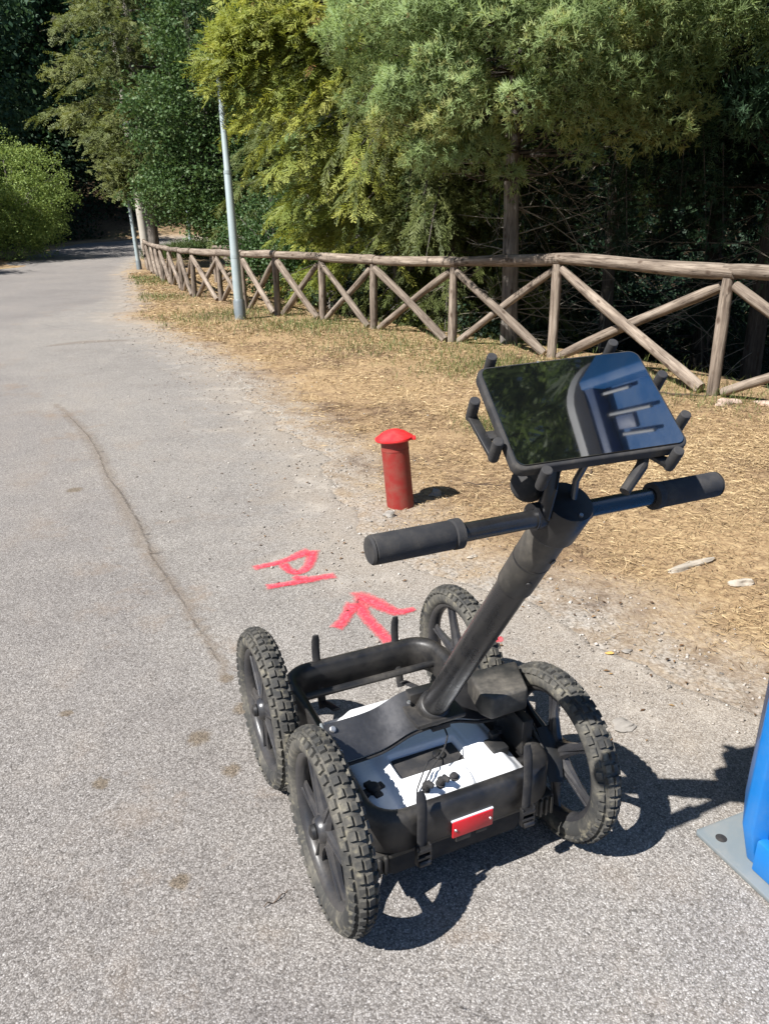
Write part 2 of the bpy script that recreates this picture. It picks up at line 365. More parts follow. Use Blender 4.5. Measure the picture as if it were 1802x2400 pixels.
SEAM = np.array([(-6.2, 11.2), (-4.5, 8.75), (-3.62, 7.51), (-3.06, 6.74), (-2.38, 5.73), (-1.73, 4.46), (-1.14, 3.31), (-.86, 2.83), (-.68, 2.49), (-.5, 2.12), (-.1, 1.3), (.5, .1)])
def seam_x(y):
    s = SEAM[np.argsort(SEAM[:, 1])]; return np.interp(y, s[:, 1], s[:, 0])
yr = list(np.arange(-9, 0, .3)) + list(np.arange(0, 12, .05)) + list(np.arange(12, 30, .12)) + list(np.arange(30, 60.3, .3)); yr = np.array(yr)
offs = np.array([0, .02, .05, .09, .14, .2, .28, .38, .5, .65, .85, 1.1, 1.4, 1.8, 2.3, 2.9, 3.6, 4.5, 5.6, 7, 9, 12])
V = []; ED = []; LN = []; DT = []
for y in yr:
    xr = float(edge_x(y)); xl = float(left_x(y)); wid = xr-xl
    x = xr-offs*min(1, wid/13.); x = np.append(x, xl)
    z = road_z(x, np.full(len(x), y)); z[0] -= .014; z[-1] -= .03
    V.append(np.stack([x, np.full(len(x), y), z], -1)); sl_ = abs(float(edge_x(y+.2)-edge_x(y-.2))/.4)
    ED.append((xr-x)/math.sqrt(1+min(4, sl_)**2)); sx_ = seam_x(y); LN.append(sm((sx_-x)/.12+.5)); DT.append(np.exp(-((x-sx_)/.35)**2)*.8+.2)
nc = len(offs)+1; V = np.array(V).reshape(-1, 3); idx = np.arange(len(V)).reshape(len(yr), nc)
F = np.stack([idx[:-1, 1:], idx[:-1, :-1], idx[1:, :-1], idx[1:, 1:]], -1).reshape(-1, 4)
ro = np_mesh('road', V, F, M_road, attrs=dict(edge=np.array(ED).ravel(), lane=np.array(LN).ravel(), dirt=np.array(DT).ravel()), smooth=True); tag(ro, kind='structure')

# ribbons on the road: sediment line, cracks, spray paint
def ribbon(path, width, z, n=60, jit=0.0, taper=True, zf=road_z):
    P = np.array(path, float); seg = np.r_[0, np.cumsum(np.hypot(*np.diff(P, axis=0).T))]
    # smooth resample
    t = np.linspace(0, seg[-1], n); Q = np.vstack([2*P[0]-P[1], P, 2*P[-1]-P[-2]])
    i = np.clip(np.searchsorted(seg, t, 'right')-1, 0, len(P)-2); u = ((t-seg[i])/(seg[i+1]-seg[i]))[:, None]
    a, b, c, d = Q[i], Q[i+1], Q[i+2], Q[i+3]
    xy = .5*(2*b+(c-a)*u+(2*a-5*b+4*c-d)*u*u+(3*b-a-3*c+d)*u**3); x, y = xy[:, 0], xy[:, 1]
    if jit:
        x = x+rng.normal(0, jit, n); y = y+rng.normal(0, jit, n)
    dx, dy = np.gradient(x), np.gradient(y); L = np.hypot(dx, dy)+1e-9; nx_, ny_ = -dy/L, dx/L
    wd = np.full(n, width) if not hasattr(width, '__len__') else np.interp(np.linspace(0, 1, n), np.linspace(0, 1, len(width)), width)
    V = []; A = []
    for s, a in ((-1, -1), (0, 0), (1, 1)):
        V.append(np.stack([x+nx_*wd*s/2, y+ny_*wd*s/2, np.asarray(zf(x, y))+z], -1)); A.append(np.full(n, a))
    V = np.concatenate(V); i = np.arange(n-1)
    F = np.concatenate([np.stack([i+a*n, i+1+a*n, i+1+(a+1)*n, i+(a+1)*n], -1) for a in (0, 1)])
    al = np.tile(t, 3); end = np.minimum(al, seg[-1]-al)
    return V, F[:, ::-1], np.concatenate(A), end/np.tile(np.maximum(wd, 1e-4), 3)

def mk_overlay(name, colf, soft=.55, grain=120, holes=.35, op=1.0, brk=.5):
    m = NT(name); co = m.coord('Object'); ac = m.math('ABSOLUTE', m.attr('across'))
    en = m.math('SUBTRACT', 1, m.math('MULTIPLY', m.attr('endd'), 2, clamp=True)); r = m.math('MAXIMUM', ac, en)
    g = m.noise(co, grain, 3, .7); g2 = m.noise(co, grain*.18, 3, .6)
    e = m.math('ADD', r, m.math('ADD', m.math('MULTIPLY', m.math('SUBTRACT', g, .5), .9), m.math('MULTIPLY', m.math('SUBTRACT', g2, .5), brk)))
    al = m.mr(e, 1-soft, .98, 1, 0)
    vd = m.vor(co, 118, out='Distance'); al = m.math('MULTIPLY', m.math('MULTIPLY', al, op), m.mr(vd, .45, .85, 1, 1-holes))
    m.col(colf(m, co)); m.rough(.8); m.p(Specular_IOR_Level=.25)
    t = m.n('BsdfTransparent'); x = m.n('MixShader'); m.l(al, x.inputs[0]); m.l(t.outputs[0], x.inputs[1]); m.l(m.b.outputs[0], x.inputs[2]); m.l(x.outputs[0], m.out.inputs[0])
    return m.m
def paintcol(m, co):
    bw = m.n('RGBToBW'); m.l(m.vor(co, 118), bw.inputs[0]); return m.ramp(bw.outputs[0], [(0, (.55, .04, .06)), (.5, (.74, .055, .085)), (1, (.85, .13, .16))])
M_paint = mk_overlay('red_spray_paint', paintcol, soft=.84, holes=.30, brk=.7)
M_sed = mk_overlay('brown_sediment', lambda m, co: m.ramp(m.noise(co, 60, 4, .7), [(.3, (.18, .14, .105)), (.7, (.32, .265, .21))]), soft=1.0, grain=22, holes=.5, op=.42)
M_crack = mk_overlay('dark_crack', lambda m, co: m.ramp(m.noise(co, 30, 3), [(.3, (.04, .032, .026)), (.7, (.11, .088, .068))]), soft=.7, grain=60, holes=0, op=.36, brk=3.2)

def ribbons(name, items, mat, z):
    Vs, Fs, As, Es = [], [], [], []; b = 0
    for k, it in enumerate(items):
        V, F, A, E_ = ribbon(it[0], it[1], z+.0009*k, **(it[2] if len(it) > 2 else {})); Vs.append(V); Fs.append(F+b); As.append(A); Es.append(E_); b += len(V)
    return np_mesh(name, np.concatenate(Vs), np.concatenate(Fs), mat, attrs=dict(across=np.concatenate(As), endd=np.concatenate(Es)))

o = ribbons('sediment_line', [([(-3.0, 6.7), (-2.38, 5.73), (-1.73, 4.46), (-1.14, 3.31), (-.86, 2.83), (-.68, 2.49), (-.55, 2.2)], [.08, .12, .16, .12, .14, .10, .05], dict(n=140, jit=.012)),
    ([(-4.6, 10.2), (-4.2, 10.6), (-3.6, 10.75)], [.15, .45, .2], dict(n=50))], M_sed, .004)
tag(o, kind='structure')
o = ribbons('road_crack', [([(-2.75, 6.3), (-2.30, 5.58), (-2.02, 5.05), (-1.80, 4.58), (-1.58, 4.2), (-1.40, 3.86), (-1.30, 3.66), (-1.20, 3.45), (-1.14, 3.3), (-1.0, 3.06), (-.86, 2.8), (-.72, 2.54), (-.6, 2.3)], [.004, .008, .012, .010, .013, .010, .016, .014, .016, .012, .012, .010, .008], dict(n=320, jit=.0035)),
    ([(.12, 1.06), (.17, 1.03), (.24, 1.0), (.28, .98), (.34, .93)], .008, dict(n=60, jit=.003)),
    ([(-5.6, 12.6), (-5.1, 12.1), (-4.6, 11.8)], .016, dict(n=60, jit=.008))], M_crack, .009)
tag(o, kind='structure')
o = ribbons('painted_letter', [
    ([(-0.621, 3.147), (-0.557, 3.179), (-0.489, 3.221), (-0.402, 3.308), (-0.36, 3.343)], [.066, .060, .066, .08, .12]),
    ([(-0.487, 3.203), (-0.449, 3.127), (-0.402, 3.096), (-0.365, 3.155), (-0.354, 3.261), (-0.357, 3.352)], [.062, .060, .066, .066, .07, .08]),
    ([(-0.531, 2.948), (-0.458, 2.972), (-0.379, 3.005), (-0.298, 3.039), (-0.222, 3.064)], [.062, .056, .075, .068, .078]),
    ([(-0.423, 3.053), (-0.389, 3.036), (-0.348, 3.043)], [.04, .06, .04])], M_paint, .004)
tag(o, 'red spray-painted letter P with a stroke beside it on the asphalt', 'marking')
o = ribbons('painted_arrow', [
    ([(0.016, 2.47), (-0.048, 2.606), (-0.084, 2.688), (-0.122, 2.802)], [.066, .066, .07, .09]),
    ([(-0.201, 2.578), (-0.173, 2.643), (-0.149, 2.729), (-0.129, 2.802)], [.066, .066, .07, .09]),
    ([(-0.15, 2.838), (-0.11, 2.844), (-0.07, 2.815), (-0.011, 2.759), (0.028, 2.721), (0.066, 2.711), (0.125, 2.74)], [.11, .12, .115, .09, .08, .065, .035])], M_paint, .004)
tag(o, 'red spray-painted arrow in front of the cart', 'marking')
o = ribbons('paint_splash', [([(.405, 2.50), (.43, 2.492), (.455, 2.488)], [.05, .07, .03])], M_paint, .004)
tag(o, 'small red paint splash beside the front right wheel', 'marking')
#@@PART2
# ------------------------------------------------------------------ survey cart
CART = empty('survey_cart', (.1493, 1.4336, 0), .4217, label='black four-wheeled ground radar cart with knobby tyres parked on the asphalt', cat='cart')
WR = .2307; TX = .311; WB = .4931
def arc(cx, cy, r, a0, a1, n): return [(cx+r*math.cos(R(a0+(a1-a0)*i/n)), cy+r*math.sin(R(a0+(a1-a0)*i/n))) for i in range(n+1)]
# wheel: axis along x
def make_wheel():
    b = MB()                                   # rim: barrel, spokes and hub in one moulding
    b.lathe([(.162, -.017), (.172, -.021), (.176, -.021), (.176, -.012), (.166, -.006), (.166, .006), (.176, .012), (.176, .021), (.172, .021), (.162, .017), (.156, .008), (.156, -.008)], 60, 'x', closed=True)
    b.lathe([(.006, -.030), (.024, -.030), (.028, -.027), (.033, -.012), (.033, .012), (.028, .027), (.024, .030), (.006, .030)], 28, 'x')
    for k in range(6):
        Mx = Matrix.Rotation(PI*2*k/6+.35, 4, 'X')
        prof = [(.020, -.030), (.020, .030), (.058, .0185), (.115, .0115), (.150, .017), (.165, .027), (.165, -.027), (.150, -.017), (.115, -.0115), (.058, -.0185)]
        V = []
        for xx, sc_ in ((-.013, .55), (-.006, 1), (.006, 1), (.013, .55)): V += [Mx @ Vector((xx*(1.25-.9*(z-.02)/.15), y*sc_, z)) for z, y in prof]
        n = len(prof); b.add(V, [tuple(range(n-1, -1, -1)), tuple(range(3*n, 4*n))]+[(j*n+i, j*n+(i+1) % n, (j+1)*n+(i+1) % n, (j+1)*n+i) for j in range(3) for i in range(n)])
        # a thin raised rib on each face of the spoke
        for sx in (-1, 1):
            V = [Mx @ Vector((sx*x, y, z)) for x, y, z in ((.012, -.003, .035), (.012, .003, .035), (.0165, .0018, .036), (.0165, -.0018, .036), (.008, -.003, .158), (.008, .003, .158), (.0125, .0018, .157), (.0125, -.0018, .157))]
            b.add(V, [(0, 1, 2, 3), (7, 6, 5, 4), (0, 4, 5, 1), (1, 5, 6, 2), (2, 6, 7, 3), (3, 7, 4, 0)])
    wh = b.build('wheel', M_rim, CART)
    t = MB(); r0 = .1935
    prof = []
    for a in range(0, 360, 24):
        c, s_ = math.cos(R(a)), math.sin(R(a)); prof.append((r0-.002+.0325*c*(1 if c > 0 else .8), .0325*s_))
    prof[7:7] = []
    t.lathe(prof, 72, 'x', closed=True)
    N = 50
    for k in range(N):
        for (x, w_, l_, ph, h, rr, tilt) in ((-.0268, .0165, .0200, 0, .0050, .2125, -50), (-.0090, .0160, .0205, .5, .0050, .2245, -15), (.0090, .0160, .0205, .5, .0050, .2245, 15), (.0268, .0165, .0200, 0, .0050, .2125, 50)):
            th = 2*PI*(k+ph+(.10 if x > 0 else 0))/N
            Mx = Matrix.Rotation(th, 4, 'X') @ Matrix.Translation((x, 0, rr)) @ Matrix.Rotation(R(tilt), 4, 'Y')
            V = []
            for zz, q in ((-.006, 1.0), (h-.0005, .82)):
                V += [Mx @ Vector((sx*w_*q/2, sy*l_*q/2, zz)) for sx, sy in ((-1, -1), (1, -1), (1, 1), (-1, 1))]
            t.add(V, [(3, 2, 1, 0), (4, 5, 6, 7), (0, 1, 5, 4), (1, 2, 6, 5), (2, 3, 7, 6), (3, 0, 4, 7)])
    ty = t.build('tyre', M_tyre, wh, smooth=30)
    h = MB(); h.lathe([(.001, .0), (.016, .0), (.018, .004), (.016, .012), (.006, .016), (.001, .016)], 20, 'x'); 
    hc = h.build('hub_cap', M_black, wh); hc.location = (-.029, 0, 0); hc.rotation_euler = (0, 0, PI)
    hc.rotation_euler = (0, 0, PI)
    return wh, [ty, hc]
wh, kids = make_wheel()
for i, (sx, y, a) in enumerate(((-1, 0, .1), (1, 0, .55), (-1, WB, .9), (1, WB, .3))):
    if i == 0: o = wh; ks = kids
    else:
        o = wh.copy(); C.objects.link(o); o.parent = CART; ks = []
        for k in kids:
            c = k.copy(); C.objects.link(c); c.parent = o; ks.append(c)
    o.location = (sx*TX, y, WR); o.rotation_euler = (a, 0, 0)
    if sx > 0: ks[1].location.x = .029; ks[1].rotation_euler = (0, 0, 0)

# ring frame: a closed rounded rectangle of tall oval tube
def rrect(x0, x1, y0, y1, r, n=7):
    P = []
    for cx, cy, a in ((x1-r, y1-r, 0), (x0+r, y1-r, 90), (x0+r, y0+r, 180), (x1-r, y0+r, 270)): P += arc(cx, cy, r, a, a+90, n)
    return P
def ring(x0, x1, y0, y1, r, z0, z1, th, name, mat):
    b = MB(); O_ = rrect(x0, x1, y0, y1, r); I_ = rrect(x0+th, x1-th, y0+th, y1-th, r-th*.6)
    m = len(O_); q = .010
    prof = []  # cross-section as (inward fraction, z)
    cs = [(.0, z0+q), (.25, z0), (.75, z0), (1, z0+q), (1, z1-q*1.3), (.8, z1-q*.35), (.5, z1), (.2, z1-q*.35), (0, z1-q*1.3)]
    V = []
    for i in range(m):
        for f, z in cs: V.append((O_[i][0]*(1-f)+I_[i][0]*f, O_[i][1]*(1-f)+I_[i][1]*f, z))
    n = len(cs); b.add(V, [(i*n+k, i*n+(k+1) % n, ((i+1) % m)*n+(k+1) % n, ((i+1) % m)*n+k) for i in range(m) for k in range(n)])
    return b.build(name, mat, CART, smooth=50)
ring(-.252, .252, -.105, .585, .085, .186, .292, .038, 'bumper_frame', M_black)
# lower lip of the frame under the rear bumper
b = MB(); b.box((0, -.075, .176), (.40, .03, .014)); b.build('lower_rail', M_black_dusty, CART, bevel=.003)
# side plates carrying the axles
for s in (-1, 1):
    b = MB(); poly = [(-.03, .20), (.05, .165), (.44, .165), (.53, .20), (.53, .275), (.30, .325), (.05, .325), (-.03, .28)]
    Mx = Matrix(((0, 0, 1, 0), (1, 0, 0, 0), (0, 1, 0, 0), (0, 0, 0, 1)))
    b.prism(poly, s*.2475, s*.2535+.0, Mx); b.build('side_plate', M_black, CART, bevel=.002)
for y in (0, WB):
    b = MB(); b.cyl((-.285, y, WR), (.285, y, WR), .011); b.build('axle', M_steel if False else M_black, CART)
for s, y in ((-1, 0), (1, 0), (-1, WB), (1, WB)):
    b = MB(); b.cyl((s*.254, y, WR), (s*.281, y, WR), .028, 20); b.build('axle_boss', M_black_dusty, CART, bevel=.003)
# fender-like side bracket at the right rear
b = MB(); b.tube([(.285, .02, .30), (.28, -.03, .25), (.262, -.075, .205)], [.012, .016, .012], 8, ell=(.35, 1.6)); b.build('wheel_bracket', M_black_dusty, CART)
for k, (s, y) in enumerate(((1, -.06), (-1, -.06))):
    b = MB(); b.box((s*.225, y, .155), (.05, .05, .055))
    for q in range(3): b.box((s*.225+(q-1)*.016, y-.028, .155), (.008, .012, .05))
    b.build('frame_foot', M_black_dusty, CART, bevel=.003)

# arched cross plate over the antenna box
def arch_pts(n=26):
    P = []
    key = [(-.262, .390), (-.235, .390), (-.170, .391), (-.135, .394), (-.110, .402), (-.075, .418), (-.050, .424), (-.02, .425), (.02, .425), (.045, .424), (.075, .418), (.110, .402), (.135, .394), (.17, .391), (.262, .390)]
    xs_ = [k[0] for k in key]; zs_ = [k[1] for k in key]
    for x in np.linspace(-.262, .262, n): P.append((x, float(np.interp(x, xs_, zs_))))
    z = np.array([p[1] for p in P]); z = np.convolve(np.pad(z, 2, 'edge'), [.1, .22, .36, .22, .1], 'valid')
    return [(p[0], float(q)) for p, q in zip(P, z)]
AP = arch_pts(40); b = MB(); rows = []
for (y, dz) in ((.081, -.068), (.078, -.064), (.150, 0), (.153, -.003)): rows.append([(x, y, z+dz) for x, z in AP])
n = len(AP); V = sum(rows, [])
b.add(V, [(j*n+i, j*n+i+1, ((j+1) % 4)*n+i+1, ((j+1) % 4)*n+i) for j in range(4) for i in range(n-1)]+[(0, n, 2*n, 3*n), (n-1, 4*n-1, 3*n-1, 2*n-1)])
cp = b.build('cross_plate', M_plate, CART, smooth=40)
for s in (-1, 1):
    for y in ((.095, .137) if s < 0 else ()):
        b = MB(); b.lathe([(.001, 0), (.008, 0), (.008, .004), (.0055, .006), (.0055, .008), (.001, .008)], 12); o = b.build('bolt', M_steel, cp); o.location = (s*.243, y, .328+(y-.078)*.89); o.rotation_euler = (R(41.6), 0, 0)
    b = MB(); b.prism([(.082, .30), (.150, .30), (.155, .394), (.078, .327)], s*.2695, s*.2625, Matrix(((0, 0, 1, 0), (1, 0, 0, 0), (0, 1, 0, 0), (0, 0, 0, 1)))); b.build('plate_bracket', M_galv if s < 0 else M_black, CART, bevel=.0015)
# seam/gasket bar hanging under the rear edge of the plate
b = MB(); b.tube([(x, .082, z-.076) for x, z in AP[2:-2]], .0045, 8); b.build('edge_gasket', M_matte, CART)
b = MB(); b.box((.012, .070, .355), (.05, .014, .016)); b.box((.02, .082, .378), (.022, .02, .045)); b.build('cable_clip', M_matte, CART, bevel=.003)

# antenna box: height-field top with hump and recess, rounded sides
def ssq(v, a, b_, e): return sm((v-a)/e)*sm((b_-v)/e)
bx0, bx1, by0, by1 = -.214, .205, -.064, .435
nx_, ny_ = 84, 100; gx = np.linspace(bx0, bx1, nx_); gy = np.linspace(by0, by1, ny_); GX, GY = np.meshgrid(gx, gy)
GZ = .250+.027*ssq(GX, -.150, .185, .040)*ssq(GY, -.10, .40, .05)
GZ += -.020*ssq(GX, -.118, .075, .012)*ssq(GY, .022, .115, .010)                 # label recess
GZ += .014*ssq(GX, -.125, .045, .016)*ssq(GY, -.08, .012, .014)                  # raised connector bank
GZ += -.006*ssq(GX, -.085, .035, .010)*ssq(GY, -.062, -.006, .008)
GZ += -.004*ssq(GX, .088, .094, .002)*sm((.2-GY)/.05)                            # groove down the right
GZ -= .075*(np.clip((GY-.27)/.165, 0, 1)**1.7)
er = np.minimum(np.minimum(GX-bx0, bx1-GX), np.minimum(GY-by0, by1-GY)); rr = .034
GZ -= rr*(1-np.sqrt(np.clip(1-(1-np.clip(er/rr, 0, 1))**2, 0, 1)))
cx_ = np.minimum(np.maximum(np.abs(GX-(bx0+bx1)/2)-((bx1-bx0)/2-.06), 0), 1); cy_ = np.maximum(np.abs(GY-(by0+by1)/2)-((by1-by0)/2-.06), 0)
rad = np.hypot(cx_, cy_); k_ = np.where(rad > .06, .06/np.maximum(rad, 1e-6), 1)
GX2 = np.where(rad > .06, np.sign(GX-(bx0+bx1)/2)*((bx1-bx0)/2-.06+cx_*k_)+(bx0+bx1)/2, GX); GY2 = np.where(rad > .06, np.sign(GY-(by0+by1)/2)*((by1-by0)/2-.06+cy_*k_)+(by0+by1)/2, GY)
V = np.stack([GX2, GY2, GZ], -1).reshape(-1, 3); idx = np.arange(nx_*ny_).reshape(ny_, nx_)
F = np.stack([idx[:-1, :-1], idx[:-1, 1:], idx[1:, 1:], idx[1:, :-1]], -1).reshape(-1, 4)
per = list(idx[0, :])+list(idx[1:, -1])+list(idx[-1, -2::-1])+list(idx[-2:0:-1, 0]); b0 = len(V)
Vb = V[per].copy(); Vb[:, 2] = .150; V = np.concatenate([V, Vb]); m_ = len(per)
Fs = np.array([(b0+i, b0+(i+1) % m_, per[(i+1) % m_], per[i]) for i in range(m_)]); F = np.concatenate([F, Fs])
BOX = np_mesh('antenna_box', V, F, M_white, CART, smooth=True); BOX.data.set_sharp_from_angle(angle=R(50))
b = MB(); b.box((0, .20, .105), (.37, .50, .085)); b.build('under_shade_block', M_matte, CART, bevel=.02)  # dark block added below the box to give the black shade under the bumper
b = MB(); b.box((-.0215, .069, .2625), (.170, .070, .007)); b.build('label_panel', M_matte, BOX, bevel=.003)
b = MB(); b.lathe([(.001, 0), (.016, 0), (.016, .008), (.013, .010), (.001, .010)], 20); o = b.build('panel_knob', M_black, BOX); o.location = (.008, .070, .265)
for (x, y, h) in ((-.086, -.040, .020), (-.046, -.038, .020), (-.006, -.032, .012)):
    b = MB(); b.lathe([(.001, 0), (.0115, 0), (.0115, .006), (.009, .007), (.009, h), (.0065, h+.003), (.001, h+.003)], 16); o = b.build('connector', M_matte, BOX); o.location = (x, y, .282); o.rotation_euler = (R(12), 0, 0)
# cable plugs that lean back out of two sockets
for (x, y) in ((-.088, -.044), (-.046, -.042)):
    b = MB(); b.tube([(x, y, .292), (x+.004, y-.010, .312), (x+.010, y-.020, .310)], [.0085, .0085, .006], 10); b.build('cable_plug', M_matte, BOX)
# four-lobed dark latch on the left shoulder
b = MB()
for k in range(4):
    Mx = Matrix.Rotation(PI/2*k+.2, 3, 'Z'); b.box(Vector(Mx @ Vector((.016, 0, .004))), (.026, .020, .014), Mx)
b.lathe([(.001, -.004), (.017, -.004), (.017, .016), (.012, .020), (.001, .020)], 18); o = b.build('latch_knob', M_matte, BOX, bevel=.002); o.location = (-.180, .045, .245)
b = MB(); b.box((.150, .030, .268), (.045, .050, .035)); b.box((.157, .055, .285), (.02, .02, .03)); b.build('side_latch', M_black_dusty, BOX, bevel=.004)
b = MB(); b.lathe([(.001, 0), (.010, 0), (.010, .014), (.001, .014)], 14); o = b.build('side_knob', M_matte, BOX); o.location = (.178, .065, .285)
# cables from the mast clip over the box
def cable(pts, r, parent, name='cable'):
    P = np.array(pts, float); t = np.linspace(0, len(P)-1, 40); Q = np.stack([np.interp(t, range(len(P)), P[:, i]) for i in range(3)], -1)
    for _ in range(3): Q[1:-1] = (Q[:-2]+2*Q[1:-1]+Q[2:])/4
    b = MB(); b.tube([tuple(q) for q in Q], r, 7); return b.build(name, M_matte, parent)
cable([(.02, .068, .352), (.022, .05, .335), (-.005, .02, .325), (-.055, -.01, .31), (-.10, -.05, .30), (-.09, -.05, .30)], .0022, CART)
cable([(-.105, -.06, .25), (-.115, -.05, .295), (-.06, .0, .325), (-.01, .045, .29), (.008, .068, .277)], .0018, CART)

# straps: rubber tie-downs, rear pair with buckles
for x in (-.134, .142):
    b = MB(); P = [(x, -.116, .165), (x, -.119, .22), (x, -.119, .285), (x, -.118, .31), (x, -.112, .335+(.02 if x > 0 else 0)), (x, -.106, .350+(.03 if x > 0 else 0))]
    b.tube(P, [.0125, .0125, .0125, .0125, .0125, .009], 10, ell=(1, .32), up=(1, 0, 0)); st = b.build('strap', M_matte, CART)
    k = MB(); k.box((x, -.128, .205), (.036, .012, .010)); k.box((x, -.128, .185), (.036, .012, .008)); k.box((x-.016, -.126, .192), (.005, .012, .05)); k.box((x+.016, -.126, .192), (.005, .012, .05)); k.cyl((x-.014, -.133, .172), (x+.014, -.133, .172), .007, 10)
    k.build('buckle', M_black, st, bevel=.0015)
for x in (-.134, .124):
    b = MB(); P = [(x, .530, .15), (x, .553, .22), (x, .572, .298), (x, .575, .33), (x, .572, .360), (x, .57, .378)]
    b.tube(P, [.0125, .0125, .0125, .0125, .0125, .009], 10, ell=(1, .32), up=(1, 0, 0)); b.build('strap', M_matte, CART)
    b = MB(); b.tube([(x+.006, .525, .17), (x+.010, .44, .20)], [.013, .013], 8, ell=(1, .3), up=(1, 0, 0)); b.build('strap_tail', M_matte, CART)
# red reflector plate with two screws on the rear bumper
b = MB(); b.box((.002, -.1095, .210), (.108, .006, .046)); rf = b.build('reflector', M_redref, CART, bevel=.003)
b = MB(); b.box((.002, -.1070, .2335), (.110, .006, .003)); b.build('reflector_edge', M_vent, rf)
for x in (-.044, .048):
    b = MB(); b.lathe([(.0005, 0), (.004, 0), (.003, .002), (.0005, .002)], 10, 'y'); o = b.build('screw', M_steel, rf); o.location = (x, -.1125, .210); o.rotation_euler = (0, 0, PI)
b = MB(); b.box((-.018, -.095, .172), (.04, .02, .014)); b.box((.03, -.095, .174), (.03, .02, .010)); b.build('tow_bracket', M_black_dusty, CART, bevel=.002)

# controller box on the right shoulder
b = MB(); poly = [(.107, .045), (.122, .014), (.226, .016), (.268, .134), (.126, .142)]
b.prism(poly, .372, .436); b.build('controller_box', M_black_dusty, CART, bevel=.008, seg=3)
b = MB(); b.box((.20, .13, .345), (.09, .06, .06)); b.box((.222, .06, .30), (.03, .12, .10)); b.build('controller_mount', M_black, CART, bevel=.004)

# mast, clamps, handlebar
MB0 = Vector((0, .085, .405)); MT = Vector((0, -.356, 1.085)); md = (MT-MB0).normalized()
b = MB(); b.tube([MB0, MB0.lerp(MT, .70)], .0315, 28); mast = b.build('mast', M_tube, CART)
b = MB(); b.tube([MB0.lerp(MT, .695), MB0.lerp(MT, .70), MB0.lerp(MT, .985)], [.033, .0352, .0352], 28); b.build('mast_sleeve', M_black_dusty, mast)
b = MB(); b.tube([MB0.lerp(MT, .80), MB0.lerp(MT, .805)], .0358, 28); b.build('mast_joint_ring', M_black, mast)
for k, f in ((0, .76), (1, .845)):
    b = MB(); c = MB0.lerp(MT, f); side = Vector((.0, -1, 0)).cross(md).normalized(); nrm = md.cross(Vector((1, 0, 0))).normalized()
    nn = (nrm*-.9+Vector((-.3+.5*k, 0, 0))).normalized(); nn = -nn if nn.y > 0 else nn
    b.tube([c+nn*.034, c+nn*.0375], .006, 10); b.build('mast_button', M_black, mast)
b = MB(); b.tube([MB0-md*.03, MB0+md*.012, MB0+md*.02], [.040, .040, .034], 24); b.box((0, .09, .392), (.13, .10, .012)); b.box((0, .135, .405), (.09, .03, .045)); b.build('mast_clamp', M_black, CART, bevel=.002)
for s in (-1, 1):
    b = MB(); b.lathe([(.001, 0), (.005, 0), (.004, .005), (.001, .005)], 10); o = b.build('clamp_bolt', M_steel, CART); o.location = (s*.052, .115, .412)
b = MB(); b.tube([MT-md*.075, MT-md*.07, MT-md*.006, MT], [.040, .0425, .0425, .040], 30); cap = b.build('mast_head', M_black, CART)
for a in (40, 160, 280):
    b = MB(); u = Vector((1, 0, 0)); v = md.cross(u); c = MT+u*math.cos(R(a))*.030+v*math.sin(R(a))*.030
    b.tube([c, c+md*.0025], .0035, 8); b.build('screw', M_steel, cap)
HC = MT-md*.032
b = MB(); b.tube([HC+Vector((-.30, 0, 0)), HC+Vector((.30, 0, 0))], .0150, 22); hb = b.build('handlebar', M_tube, CART)
for s in (-1, 1):
    b = MB(); b.tube([HC+Vector((s*x, 0, 0)) for x in (.188, .190, .203, .205, .209, .320, .334, .338)], [.021, .0242, .0242, .0212, .0228, .0228, .0228, .019], 26); b.build('grip', M_grip, hb)
    b = MB(); b.tube([HC+Vector((s*.3375, 0, 0)), HC+Vector((s*.341, 0, 0))], [.0228, .020], 26); b.build('grip_cap', M_matte, hb)
    b = MB(); b.tube([HC+Vector((s*.0, 0, 0)), HC+Vector((s*.052, 0, 0))], [.0185, .0185], 22); b.build('bar_socket', M_black, hb)
# tablet holder: ball joint, bracket arm, spider with pegs
TW = Matrix(((.9741, -.2178, .0601, .303), (.2167, .8253, -.5214, 1.121), (.0640, .5210, .8512, 1.239), (0, 0, 0, 1)))
CW = Matrix.Translation((.1493, 1.4336, 0)) @ Matrix.Rotation(.4217, 4, 'Z')
TW = TW @ Matrix.Rotation(R(4.0), 4, 'X')
TL = CW.inverted() @ TW                                # tablet frame in cart space
b = MB(); b.prism([(x*.075, y*.05) for x, y in ((-1, -.6), (-.6, -1), (.6, -1), (1, -.6), (1, .6), (.6, 1), (-.6, 1), (-1, .6))], -.034, -.022); H_ = b.build('tablet_holder', M_black, CART, bevel=.003); H_.matrix_local = TL
PEGS = [(-.109, .1145), (.100, .1145), (.1525, .035), (.1525, -.050), (.110, -.1145), (-.098, -.1145), (-.163, .029), (-.152, -.053)]
for x, y in PEGS:
    b = MB(); b.tube([(x, y, -.034), (x, y, -.030), (x, y, .003), (x, y, .0070), (x, y, .0080)], [.0082, .0087, .0087, .0082, .0068], 16); b.build('peg', M_grip, H_)
for (x0, y0), (x1, y1) in (((-.03, .03), (-.109, .1145)), ((.03, .03), (.100, .1145)), ((.05, .0), (.1525, .035)), ((.05, -.01), (.1525, -.050)), ((.05, -.04), (.110, -.1145)), ((-.05, -.04), (-.098, -.1145)), ((-.163, .029), (-.152, -.053)), ((-.07, -.015), (-.156, -.015))):
    b = MB(); d = Vector((x1-x0, y1-y0, 0)); a = math.atan2(d.y, d.x); Mx = Matrix.Rotation(a, 3, 'Z'); b.box(((x0+x1)/2, (y0+y1)/2, -.028), (d.length, .016, .008), Mx); b.build('holder_arm', M_black, H_, bevel=.002)
